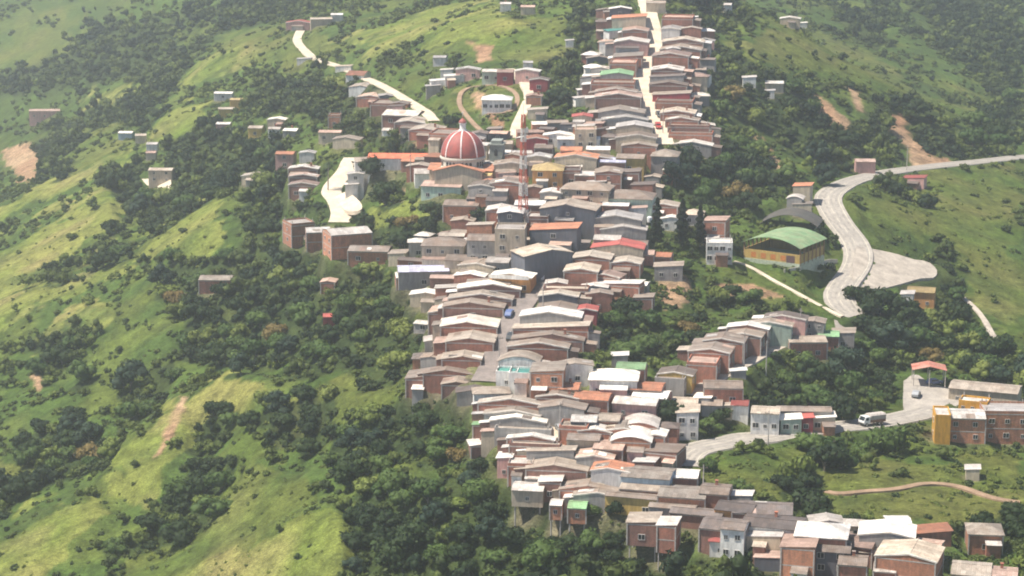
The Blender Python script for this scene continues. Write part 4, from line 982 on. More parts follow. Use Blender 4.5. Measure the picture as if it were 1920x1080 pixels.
# houses standing on their own: x y width depth(m) height turn style roof wall windows extras | label
singles("""
800 700 70 8 4.5 -6 G b D s1 - | dark brick house with stepped tan roof left of the foot of the cobbled street
833 578 50 8 4 -8 G p D - - | dark windowless brick annexe with pink tiled roof over the steep wood
1028 686 60 9 6.5 -6 S t O s2 - | orange brick two-storey house with a green terrace right of the white curved house
985 694 58 6 3.4 -6 F c W s2 - | white box house with turquoise terrace beside the curved roof at the street foot
962 512 78 7 4.2 -14 G w A s3 b | orange house with curved balcony and zinc roof above the cobbled street
900 492 70 7 3.4 -18 G b T s2 - | beige house with brown roof between the lavender roof and orange balcony
1016 468 98 9 6.6 24 G t K e2 - | tall slate grey gabled block with tan roof and orange side wall
793 500 94 8 4.6 6 H u G s1 - | grey house under a lavender blue zinc roof at the head of the steep wood
770 512 56 7 3.4 6 H w O s1 - | orange house with white tin roof left of the lavender roof
833 452 78 9 6.2 -4 P b T s3 - | beige two-storey block with a yellow bay under the grassy knoll
814 458 22 6 6.6 -4 F s Y s1 - | narrow yellow house front set in the beige block below the knoll
912 442 68 9 6.4 -4 H b G s3 - | grey two-storey balconied block right of the beige block
958 424 56 9 9.5 -4 F s T s2 - | tall beige block with stacked balconies left of the mast
958 392 46 8 7.5 -4 G w K s1 - | slate walled block with white roof behind the mast foot
1042 424 88 9 6.0 -10 S o K s1 - | slate grey house under a slanted terracotta roof with white trim
1070 384 104 10 5.4 -12 G t K s1 - | wide tan gabled house with a dark slate gable in mid town
1154 404 98 9 4.2 -6 G w G - - | grey house with a bright white gabled roof left of the pointed evergreen
1170 424 84 7 3.6 -6 G s G - - | grey-blue roofed hall just below the bright white gabled roof
1160 457 96 9 3.8 -8 G r T s1 - | beige house under a bright red gabled roof
1178 364 96 10 4.2 -10 P b N s4 - | pale green house with a broad brown hipped roof left of the pointed evergreen
1102 348 90 9 5.0 -14 P b T s4 - | two-storey beige house with brown hipped roof below the yellow round house
1112 477 70 8 3.4 -10 G t B - - | brick gabled house with tan roof below the red roof
1176 486 54 8 3.6 -10 G t B s1 - | brick house with tan roof at the wood edge below the red roof
1092 500 62 9 4.2 -8 G t B - - | brick gabled house with tan roof right of the street bend
1160 528 90 5 3.4 -20 S w B - - | long brick shed with a white slanting roof above the right wood
1138 512 60 6 3.2 -20 G p B - - | low pinkish roofed house above the long white roofed shed
1208 552 34 5 3.2 -10 S b D - - | small dark shack with a rusty lean-to roof above the right wood
1254 494 52 6 3.6 -6 S t G s2 - | low open-fronted house with a long cream roof among bushes
1100 575 40 6 3.4 -6 G r R - - | small dark red house at the right end of the cobbled street row
1028 312 56 9 5.6 -4 P y A s2 - | round cornered orange-yellow building with a yellow roof terrace
1072 316 34 7 4.4 -4 F k D s1 - | dark brick flat-roofed block right of the round cornered yellow building
1082 290 78 9 3.4 -8 G o T - - | house with a broad orange tiled roof right of the mast
1072 276 40 7 3.4 -4 H o O s1 - | small orange house behind the broad orange tiled roof
1150 297 50 8 3.4 -8 H u D - - | house with a faded blue tin roof in the upper town
1142 318 48 8 5.6 -6 G b B s1 - | tall red brick house under the faded blue roof
1184 290 52 8 4.6 -10 H b Y s3 - | yellow-tan terrace with brown roof at the foot of the top street
952 692 40 5 3.6 -6 F c W s1 - | white house end with a dark green terrace below the curved roof
1156 54 40 6 2.4 18 S c W - - | turquoise tarpaulin roof left of the top street
1330 426 40 5 3.0 -8 G w G s1 - | small grey house with white roof left of the tower-like brick house
1246 380 52 7 4.2 -10 G t B - - | tan roofed brick house behind the tall pointed evergreen
1262 405 44 6 3.2 -8 G w W s2 - | white house half hidden between the pointed evergreens
1302 396 34 6 3.2 -8 P t W s2 - | pale house peeping out behind the broad evergreen
1240 474 40 6 3.0 -10 H o O - - | small orange roofed house under the pointed evergreens
1212 470 30 6 3.0 -6 H p B - - | little brick house left of the small orange roofed one
1122 275 44 6 3.6 -4 H w T s2 - | small beige house with white roof right of the white terrace
1128 292 40 6 3.2 -8 G b D - - | dark brick house left of the faded blue roof
1010 290 46 7 3.6 -6 G w T s1 - | cream house with white roof behind the mast
1020 272 34 6 3.4 -4 H b D - - | dark brick house above the white roof behind the mast
938 282 40 7 3.6 -4 H w G s1 - | grey house with white roof right of the bell tower
945 264 34 6 3.2 -4 H t T - - | tan roofed house behind the bell tower
1100 322 40 7 4.0 -8 H w B s1 - | brick house with white roof right of the dark flat block
1180 318 40 6 4.4 -10 S k D s1 - | dark lean-to house in shade at the wood edge below the yellow-tan terrace
1120 336 34 6 3.4 -10 S w T - - | small white tin roof under the tall red brick house
900 366 44 7 3.6 -8 H k K - - | slate shed with dark roof right of the weathered orange house
905 322 40 7 3.4 -10 H y T - - | beige house with yellowed roof below the dome
1010 402 40 7 4.4 -8 F s D s1 - | dark brick flat house right of the mast foot
1036 356 40 7 3.4 -10 G w G - - | small grey house with white roof left of the beige hipped house
1200 452 30 6 3.4 -8 H b G - - | small grey-brown house right of the bright red roof
1140 442 50 7 3.4 -8 H s G - - | grey roofed house between the grey-blue hall and the bright red roof
868 480 60 8 3.4 -10 H b T - - | beige low house behind the orange balcony
936 484 44 7 3.6 -10 H s G s1 - | grey roofed house left of the tall slate gabled block
1200 268 64 8 3.6 -8 G t B s1 - | brick house with pale tan roof closing the top street on the left
1248 286 48 9 6.4 -10 P t G s1 - | house with a pale hipped roof against the dark trees at the top street foot
1098 240 40 7 5.6 -2 F p T s2 - | pinkish two-storey house front behind the white terrace
1092 214 36 6 3.4 -2 G r T - - | small red roofed house above the pinkish house front
1085 256 80 5 3.0 -2 H w W s3 - | long low white terrace behind the orange roofs
1006 256 42 7 4.4 -2 G o R s1 - | dark red house with terracotta roof right of the church lane
1048 250 56 6 3.0 -6 G w W s2 - | white house with arched zinc roof behind the dark red house
806 318 58 9 4.2 4 H s W s1 - | white walled house with a grey roof on the church hill edge
850 322 60 9 3.6 -6 G b T - - | long brown tiled house right below the church
833 342 76 9 4.2 -12 H p N s3 - | pale green house with patchy pink striped roof on the church hill edge
866 332 40 6 3.6 -10 G w T - - | small house with a cream white roof before the dome
908 343 48 9 5.2 -12 G b G s1 - | grey gabled house with a dark diagonal verge below the dome
952 338 62 8 4.4 -6 G b B s1 - | brown roofed brick house left of the mast top bands
958 303 60 8 4.2 -4 G b T s2 - | beige house with dark brown tiled roof right of the dome
868 377 66 9 4.8 -8 H b O s2 - | weathered orange house with brown roof above the knoll bushes
940 388 52 8 4.4 -6 G w B - - | brick house with white roof left of the mast
932 370 38 6 3.8 -6 H k G s1 - | small grey house with a dark roof behind the white roofed brick house
995 377 56 7 4.4 -6 H w D s1 - | flat dark brick house with a white-edged roof right of the mast
700 296 70 9 5.6 6 H t W s3 - | long white church school with tan roof left of the red roofed hall
748 290 112 9 3.6 -3 H q W - - | long hall with a bright orange-red tiled roof left of the dome
700 308 48 6 4.0 -6 H s W s2 - | low white house with a grey roof below the white school
668 322 30 6 5.2 0 G w W s1 - | bright white gate house above the pale dirt yard
660 342 24 4 3 0 S w W - - | small white lean-to on the edge of the pale dirt yard
570 312 54 6 3.6 -4 G s D s1 - | upper of three stacked brick houses beside the palm
570 327 52 5 3.8 -4 G p D s1 - | middle of three stacked brick houses beside the palm
570 342 52 6 4.2 -4 G p D s2 - | lowest of three stacked brick houses beside the palm
560 414 46 8 6.6 26 F s O w1 - | brick house with grey roof and orange side, leftmost on the hill edge
596 428 44 8 5.6 8 H s O w1 - | middle brick house of the hill edge row with a stained grey roof
651 430 78 10 7.2 20 H s O w2 - | big brick block with grey roof and blank grey side wall
694 463 76 8 3.8 -6 H b O s2 - | low brick house with brown roof at the right end of the hill edge row
748 470 32 6 3.2 -10 S t T - - | small cream roofed shed before the lavender roof
406 518 60 7 4.2 -2 H t B s1 - | lone brick house with cream roof among trees on the left slope
617 523 26 5 3.2 -6 G p B - - | small pinkish roofed house in the wood below the hill edge row
618 588 24 4 2.8 4 H r R - - | tiny red roofed hut deep in the left wood
85 205 56 7 4.2 2 H p P s3 - | pink roofed farmhouse with a veranda on the upper left spur
420 172 34 5 3.0 -4 H w W s1 - | white roofed house at the upper left of the scattered houses
447 184 28 5 3.0 -8 H y Y - - | small yellow house under the white roofed house
426 201 32 5 3.0 6 H t Y - - | cream roofed yellow house left of the garden trees
420 229 26 5 3.2 -4 H w P s1 - | pink walled house in the middle of the scattered houses
520 221 32 6 3.2 -6 G w T s1 - | white roofed house right of the garden trees
546 241 26 5 3.0 -10 H w G - - | low white shed right of the garden trees
481 236 26 6 3.6 -6 H t Y s1 - | yellowish house between the garden trees
516 238 22 5 3.2 -6 H s W - - | little white house beside the low white shed
237 246 26 5 3.0 -6 H w U - - | pale blue and white hut above the yellow-green spur
264 251 20 5 3.2 6 H t T - - | cream house at the top of the yellow-green spur
286 267 20 5 3.2 0 H w W - - | small white house between shrubs on the left spur
284 283 18 5 3.0 0 H p T - - | lowest tiny house between shrubs on the left spur
303 315 44 6 5.2 -4 H t T s2 - | two-storey cream house standing over its pale yard
478 326 44 6 2.8 -8 G t T - - | low tan roofed house in the trees left of the three stacked houses
536 284 34 6 5.4 -6 H o P s1 - | pinkish red two-storey house left of the palm
577 283 28 5 3.2 -4 G w W - - | white roofed house behind the palm
628 214 22 5 4.2 -2 F t O s1 - | small orange cube house below the church road
620 244 42 5 3.4 -4 H p T s2 - | pinkish house with a tan roof below the church road
652 257 50 6 2.8 -10 G t T - - | low spreading cream roof below the church road
728 240 18 5 3.2 -10 H w W - - | tiny white hut under the church road houses
560 40 44 8 3.4 -2 G r P - - | long reddish roofed house at the far road end
602 33 40 6 3.0 8 H t T - - | cream roofed house at the far road end
632 25 22 5 2.8 0 H w W - - | small white roof above the far road end
571 108 26 4 2.6 -6 S w W - - | white tin shed beside the bend of the far road
645 122 30 4 2.6 -6 S t W - - | cream tin shed on the far road
826 104 24 5 3.0 -8 H w W - - | white roofed house left of the orange earth cut
878 127 44 6 3.4 -4 G w P s2 - | white roofed house left on the terrace over the oval field
922 130 34 6 3.6 -4 H s N s2 - | green fronted house in the middle of the terrace over the oval field
948 131 30 6 3.8 -4 H p R s1 - | dark pink house at the right of the terrace over the oval field
852 139 36 5 2.8 6 S w W - - | white tin roof at the left foot of the oval field terrace
824 148 34 5 2.8 8 S w W - - | largest loose white tin roof left of the oval field
812 158 26 4 2.6 4 S w G - - | lowest loose white tin roof left of the oval field
838 128 22 4 2.8 -6 S s W - - | greyish tin roof between white roofs left of the oval field
932 182 54 7 3.6 -3 P w W s5 - | white clubhouse with dark doorways inside the oval field
990 130 44 6 3.4 -8 G w P s1 - | white roofed pink house right of the loop road head
1012 146 34 6 3.8 -8 G b R s1 - | dark red house right of the loop road
1002 176 28 5 3.2 -6 G p O - - | orange brick hut at the loop road bend
1008 202 36 5 2.8 -4 S t T - - | tan roofed shed at the loop road foot
990 114 18 4 2.8 0 H w W - - | small white roof above the loop road head
1112 139 36 5 2.8 -6 S w W - - | white tin roof left of the green roofed house
1096 165 26 4 2.6 6 S w G - - | upper thin white roof in bushes left of the top street
1088 180 24 4 2.6 14 S w W - - | lower thin white roof in bushes left of the top street
1068 73 14 4 2.4 0 S w W - - | tiny white roof alone on the grassy slope
948 4 20 5 3 0 H w W - - | white roof at the top edge of the hill
990 10 26 5 3 -4 H p T - - | pinkish house at the top edge of the hill
1230 2 36 6 3 -4 H t T - - | tan house at the top edge right of the top street
1286 120 22 4 2.4 -8 S t G - - | small tan shed right of the top street
1365 6 14 5 3 -10 H w W - - | white roof at the top edge among dark trees
1482 32 36 6 3.2 -10 G s T s1 - | farm buildings with silver roofs above the right pasture
1506 41 14 4 2.4 -4 S w W - - | little white shed beside the silver roofed farm
1405 142 24 5 3.0 -4 S w W - - | bright white roof in the right wood under the pasture
1452 152 34 6 3.0 -6 H s T - - | grey roofed house in the right wood under the pasture
1444 167 16 4 2.6 -6 S w W - - | small white roof below the grey roofed house in the right wood
1344 408 40 7 7.2 -16 S p B s1 - | narrow tower-like brick house with slanted pink roof right of the evergreens
1349 451 48 7 5.4 -4 F w W s4 - | white house with tall doors right of the evergreens
1506 344 32 6 3.0 -16 S o T - - | tan roofed shack left of the highway bend
1492 367 28 5 2.8 -16 V w G - - | white arched roof below the tan roofed shack
1505 379 34 4 2.4 -10 S t T - - | low cream shed beside the dark dome of netting
1622 298 36 6 3.2 -4 H p P - - | pinkish house in trees above the highway
1716 330 38 6 3.2 -20 S r P - - | red and white house on the outer side of the highway
1728 540 50 7 4.6 -14 H y A s2 - | orange-yellow house at the end of the lay-by
1702 546 22 5 3.2 -14 S w W - - | white lean-to left of the orange-yellow house
1512 632 70 7 4.4 2 H t B s2 - | brick house with a cream roof hanging over the lane bank
1552 622 42 6 3.6 -8 H g B - - | house with a faded green roof at the lane head
1582 618 40 6 4.2 -10 S t G s1 - | grey house with a big dark window at the lane head
1356 717 72 7 4.4 -4 H b B s2 - | brick house with brown roof below the lane
1384 690 28 3 2.4 0 S w G - - | small white tin roof at the lane edge
1152 700 88 9 4.2 -6 P w W s3 - | white bungalow under a bright white hipped roof
1210 720 68 7 3.4 -12 H o B s1 - | brick house with orange tiled roof right of the white bungalow
1222 735 66 7 3.4 -14 H w B s1 - | brick house with a white roof below the orange tiled one
1194 747 82 7 3.6 -14 H w P s2 - | pink house with a long bright white roof
1284 748 50 6 3.4 -8 H t B - - | tan roofed brick house at the lane foot
1290 764 40 7 6.6 -6 S t W s2 - | tall white house with a dark red base beside the highway wood
1320 739 30 5 3.0 -16 S w G - - | white slanted tin roof at the lane foot
1336 750 38 6 3.0 -8 H b G - - | brown roofed house behind the highway wood
1362 754 24 4 2.8 -10 S t T - - | cream tin roof behind the highway wood
1388 751 32 5 3.0 -10 H r W - - | red and white roofed house behind the highway wood
1184 682 54 6 3.6 -8 H g O s1 - | orange house with a light green roof above the white bungalow
1162 661 30 4 2.6 -4 S w G - - | small white roof in the wood above the white bungalow
1436 765 52 6 4.6 -10 H t W s3 - | cream roofed white and pink house on the highway
1482 779 38 5 3.2 -2 S w N s2 - | green fronted roadside shop
1510 776 26 5 3.4 -2 S r R s1 - | red roadside shop with a sloping red awning roof
1542 776 44 5 3.2 -2 S w T s2 - | cream roadside shop at the right end of the row
1508 763 100 4 3.4 -3 H b G - - | long grey-brown roof behind the roadside shops
1203 788 62 8 3.4 -8 V w B - - | brick house with a bright white arched roof, upper of the pair
1186 814 72 9 4.0 -8 V w O - - | orange brick house with a bright white arched roof, lower of the pair
1168 799 84 7 3.4 -8 G t B - - | brick house with cream roof between the two white arched roofs
1232 808 34 6 4.0 -12 G w B s1 - | small brick house with a white porch right of the white arched roofs
1246 838 64 7 3.8 -22 S b D - - | dark brick shed meeting the end of the highway
1068 720 38 6 3.2 -8 H o T - - | orange-tan roofed house behind the green terrace
1112 738 66 7 3.4 -12 H o B - - | brick house with orange roof left of the pink house
1096 780 48 6 3.6 -6 H s K - - | slate dark shed with grey roof in the lower village
1140 778 48 6 3.4 -10 H t B - - | brick house with tan striped roof beside the slate shed
1118 800 60 6 3.2 -10 G w B - - | brick house with peeling white roof below the slate shed
1145 830 56 7 3.2 -14 H p B s1 - | brick house with pink-brown roof on the inner lower lane
1216 882 92 8 4.4 -14 H t U s3 - | pale blue-grey long house right of the terracotta roofed white terrace
1284 884 52 6 3.2 -10 H w B - - | brick house with white roof end under the highway end
1212 906 90 7 3.2 -14 H t B - - | broad tan roofed house before the pale blue-grey house
1282 918 88 8 3.8 -12 H t O w2 - | orange house with cream end wall and three dark windows
1342 913 54 7 4.2 -12 H b D - - | dark brick house end beside the grassy bank
1392 922 36 4 2.6 -14 S w G - - | white tin roof at the bank edge beyond the dark brick house
978 862 46 6 4.4 -6 F w B s1 - | small brick cube house with a white roof at the village left edge
948 850 26 5 4.6 -8 S w P s1 - | narrow pink house on the left edge of the village
1000 887 26 5 3.6 -8 H w G s1 - | grey shack with white roof behind the brick cube house
1034 893 40 6 4.2 -8 S w D s1 - | dark brick shack with pale roof at the village left edge
992 908 58 6 3.4 -8 H w T s1 S | beige hillside hut on tall stilts with a cream roof
1044 938 22 4 3.0 -8 H w O s1 S | slim orange hut on stilts left of the grey concrete wall
1084 942 34 5 3.2 -8 H g O s1 S | wider orange hut on stilts with a green roof corner
895 826 30 5 2.8 10 S w D - - | white tin roofed coop beyond the village left edge
902 788 26 5 3.4 -6 S g D - - | dark brick hut with pale green roof at the village left edge
1208 968 56 7 4.6 -10 S t D s1 S | brick house with cream roof on posts above the bottom wood
1254 974 34 6 5.6 -14 S w B w1 S | slim brick house on tall posts above the bottom wood
1382 945 70 7 3.6 -20 H k A s3 - | dark roofed house with an orange-yellow front
1430 948 110 8 3.4 -8 H k D - - | long dark roofed house by the big round tree
1452 974 110 8 4.0 -17 H k W s5 - | dark roofed terrace with a row of white framed windows
1378 980 44 6 6.6 -16 H k W s2 - | white two-storey house over the bottom wood
1352 1004 38 5 3.4 -10 P r W s1 - | little white annexe with a rusty red hipped roof
1436 994 62 7 3.4 -14 S w T - - | house with long pale roof below the windowed terrace
1542 990 92 9 6.6 -12 P w B w1 - | brick house under the large bright white hipped roof
1500 1012 60 8 7.0 -14 S p O w2 - | tumbledown orange brick house on the downhill side of the large white roof
1560 1020 70 7 5.0 -12 H b K s2 - | slate grey lower house in front of the large white roof
1610 1010 64 7 4.0 -22 H p D - - | house with a pinkish brown roof between the two white roofs
1664 990 98 9 5.6 -12 G w G w2 - | grey house with a creamy white gabled roof near the right end
1706 1030 108 10 6.8 -20 G t O w1 - | orange brick house with a broad cream roof near the right corner
1742 1018 46 7 3.4 -20 H p T - - | house with a dusty pink roof behind the broad cream roof
1600 1046 52 6 4.6 -12 H b B s1 - | brick house with patched brown roof below the pinkish brown roof
1660 1058 40 6 4.0 -12 H s B - - | brick annexe with grey tin roof below the broad cream roof
1822 1062 70 8 3.0 -14 H t T - - | ruined house with a broken tan roof in the bottom right corner
1878 1070 56 7 3.0 -14 H p B - - | pink-brown roofed house at the bottom right edge
1846 988 60 7 4.4 -6 P t O s1 - | isolated orange house with a rounded tan roof on the right slope
1848 722 124 8 4.0 -20 H t T s4 - | long low house with tan roof behind the orange front by the car park
1828 748 52 5 5.6 -22 F s Z s3 - | bright orange-yellow house front at the right of the car park
1808 772 72 8 6.2 -6 H s O s2 - | orange brick block with grey roof right of the orange side house
1766 770 28 8 6.6 -6 F s Z w1 - | narrow orange-yellow house at the left end of the car park block
1884 762 84 9 7.2 -3 F w O s3 - | flat white-topped orange brick block at the right edge
1900 800 60 5 3.0 -3 S b B - - | brick lean-to with a brown roof under the white-topped block
1824 873 24 4 2.2 -10 S w T - - | small white roofed hut in the lower right pasture
""")
# ------------------------------------------------------------------ church, mast, halls, vehicles, special trees
def ground_at(px, py, h=0.0): x, y = place(px, py, h); return x, y, float(hz(x, y))
ORANGE_T = RM["o"]; WHITEW = WM["W"]
def build_church():
    x, y, z = CH; e = empty("church", (x, y, z), R(-8)); hb = 9.0
    tag(e, "church with a large red ribbed dome, white lantern and grey bell tower", "church")
    mb = MB(); mb.prism([(-7.2, -4), (7.2, -4), (7.2, 5.6), (0, 7.4), (-7.2, 5.6)], 'y', -9, 6); mb.box(-9.5, 9.5, -5.0, 5.0, -4, 5.2); child("nave_wall", mb.mesh("nave_wall", [WM["T"]]), e)
    mb = MB(); mb.prism([(-8.0, 5.45), (0, 7.45), (8.0, 5.45), (8.0, 5.6), (0, 7.6), (-8.0, 5.6)], 'y', -9.4, -6.0); mb.prism([(-5.6, 5.22), (0, 6.4), (5.6, 5.22), (5.6, 5.37), (0, 6.55), (-5.6, 5.37)], 'x', -10, -6.4); mb.prism([(-5.6, 5.22), (0, 6.4), (5.6, 5.22), (5.6, 5.37), (0, 6.55), (-5.6, 5.37)], 'x', 6.4, 10)
    child("nave_roof", mb.mesh("nave_roof", [RM["o"]]), e)
    mb = MB(); mb.lathe([(6.9, 4.5), (6.9, 5.9), (6.5, 5.95), (6.5, 8.2), (6.95, 8.3), (6.95, 8.75), (6.7, 8.8), (6.7, 9.0)], 48); dr = child("drum", mb.mesh("drum", [plain("drum_plaster", (0.50, 0.47, 0.40), 0.85)]), e)
    wm_ = None
    for k in range(8):
        for j in (-1, 0, 1):
            a = R(22.5 + k * 45 + 4 + j * 11 - 8)
            if wm_ is None:
                w_ = MB(); prof = [(-0.42, 6.2), (0.42, 6.2), (0.42, 7.3)] + [(0.42 * math.cos(t), 7.3 + 0.42 * math.sin(t)) for t in (0.6, 1.2, 1.94, 2.54)] + [(-0.42, 7.3)]
                w_.prism(prof, 'x', 6.35, 6.56); wm_ = w_.mesh("arched_window", [GLASS])
            child("arched_window", wm_, dr, (0, 0, 0), a)
    H = 7.6; r0 = 6.6
    def prof(n): return [(r0 * math.cos(t) ** 0.92, 9.0 + H * math.sin(t)) for t in [math.pi / 2 * 0.93 * i / n for i in range(n + 1)]]
    mb = MB(); mb.lathe(prof(14), 48); m, nt, b = mat("dome_red"); P = coords(nt)
    c = mixc(nt, ramp(nt, noise(nt, mapping(nt, P, (1, 1, 0.4)), 0.9, 4), [(0.35, 0.0), (0.7, 1.0)]), (0.36, 0.075, 0.06), (0.22, 0.07, 0.06)); nt.links.new(c, b.inputs["Base Color"]); b.inputs["Roughness"].default_value = 0.65
    dm = child("dome", mb.mesh("dome", [m], True), e); pr = prof(14); ribm = None
    mb = MB()
    for (ra, za), (rb, zb) in zip(pr[:-1], pr[1:]): mb.add([(ra - .1, -0.19, za), (ra + .16, -0.19, za), (ra + .16, 0.19, za), (ra - .1, 0.19, za), (rb - .1, -0.19, zb), (rb + .16, -0.19, zb), (rb + .16, 0.19, zb), (rb - .1, 0.19, zb)], [(0, 1, 5, 4), (1, 2, 6, 5), (2, 3, 7, 6)])
    ribm = mb.mesh("rib", [plain("rib_white", (0.78, 0.66, 0.62), 0.7)])
    for k in range(8): child("rib", ribm, dm, (0, 0, 0), R(22.5 + k * 45 + 26))
    mb = MB(); z0 = pr[-1][1] - 0.3; mb.lathe([(1.25, z0), (1.25, z0 + 0.5), (0.95, z0 + 0.55), (0.95, z0 + 2.4), (1.2, z0 + 2.5), (1.2, z0 + 2.7)], 16); ln = child("lantern", mb.mesh("lantern", [plain("lantern_white", (0.75, 0.72, 0.68), 0.7)]), e)
    mb = MB(); mb.lathe([(1.25, z0 + 2.72), (1.1, z0 + 3.2), (0.55, z0 + 3.75), (0.2, z0 + 4.0), (0.16, z0 + 4.6)], 14); child("cap", mb.mesh("cap", [m]), ln)
    mb = MB(); mb.tube((0, 0, z0 + 4.5), (0, 0, z0 + 6.2), 0.07); mb.tube((-0.4, 0, z0 + 5.7), (0.4, 0, z0 + 5.7), 0.06); child("cross", mb.mesh("cross", [plain("cross_metal", (0.6, 0.58, 0.55), 0.5)]), ln)
    mb = MB(); mb.box(7.2, 11.2, 6.0, 11.5, -4, 11.2); mb.box(6.9, 11.5, 5.7, 11.8, 11.21, 11.6); mb.box(7.6, 10.8, 6.4, 11.1, 11.61, 12.6); tw = child("bell_tower", mb.mesh("bell_tower", [plain("tower_grey_green", (0.24, 0.26, 0.23), 0.9)]), e)
    for zz in (4.0, 8.0): mb = MB(); mb.prism([(-0.5, zz), (0.5, zz), (0.5, zz + 1.6), (0, zz + 2.2), (-0.5, zz + 1.6)], 'y', 5.95, 6.1); child("window", mb.mesh("window", [GLASS]), tw, (9.2, 0, 0))
def build_mast():
    x, y, z = ground_at(981, 447); e = empty("radio_mast", (x, y, z), R(20)); tag(e, "tall red and white lattice radio mast in the middle of town", "radio mast"); Hh = 34.5; n = 9; rd = plain("mast_red", (0.48, 0.09, 0.05), 0.6, amt=.1); wh = plain("mast_white", (0.60, 0.58, 0.54), 0.6, amt=.1)
    for s in range(n):
        mb = MB(); za, zb = Hh * s / n, Hh * (s + 1) / n
        def wd(q): return 1.2 - 0.8 * q / Hh
        for k in range(4):
            sx, sy = (-1, -1, 1, 1)[k], (-1, 1, 1, -1)[k]; tx, ty = (-1, 1, 1, -1)[k], (1, 1, -1, -1)[k]
            mb.tube((sx * wd(za), sy * wd(za), za), (sx * wd(zb), sy * wd(zb), zb), 0.12, n=5)
            for q in range(2):
                a = za + (zb - za) * q / 2; c = za + (zb - za) * (q + 1) / 2; mb.tube((sx * wd(a), sy * wd(a), a), (tx * wd(c), ty * wd(c), c), 0.05, n=4); mb.tube((tx * wd(a), ty * wd(a), a), (sx * wd(c), sy * wd(c), c), 0.05, n=4); mb.tube((sx * wd(a), sy * wd(a), a), (tx * wd(a), ty * wd(a), a), 0.05, n=4)
        child("lattice_section", mb.mesh("lattice_section", [rd if s % 2 == 0 else wh]), e)
    mb = MB(); mb.lathe([(0.1, 0), (0.9, 0.15), (0.9, 0.3), (0.1, 0.35)], 14); d = child("dish_antenna", mb.mesh("dish_antenna", [wh]), e, (0.9, 0, 30)); d.rotation_euler = (0, R(90), 0)
    mb = MB(); mb.tube((0, 0, Hh - 0.2), (0, 0, Hh + 3), 0.06); child("aerial", mb.mesh("aerial", [wh]), e)
def vault(w, d, h, rise, t=0.15, n=14, oh=0.5):
    mb = MB(); a = w / 2 + oh; up = [(-a + 2 * a * k / n, h + rise * (1 - (2 * k / n - 1) ** 2)) for k in range(n + 1)]; mb.prism(up + [(x, z + t) for x, z in up[::-1]], 'y', -d / 2, d / 2); return mb
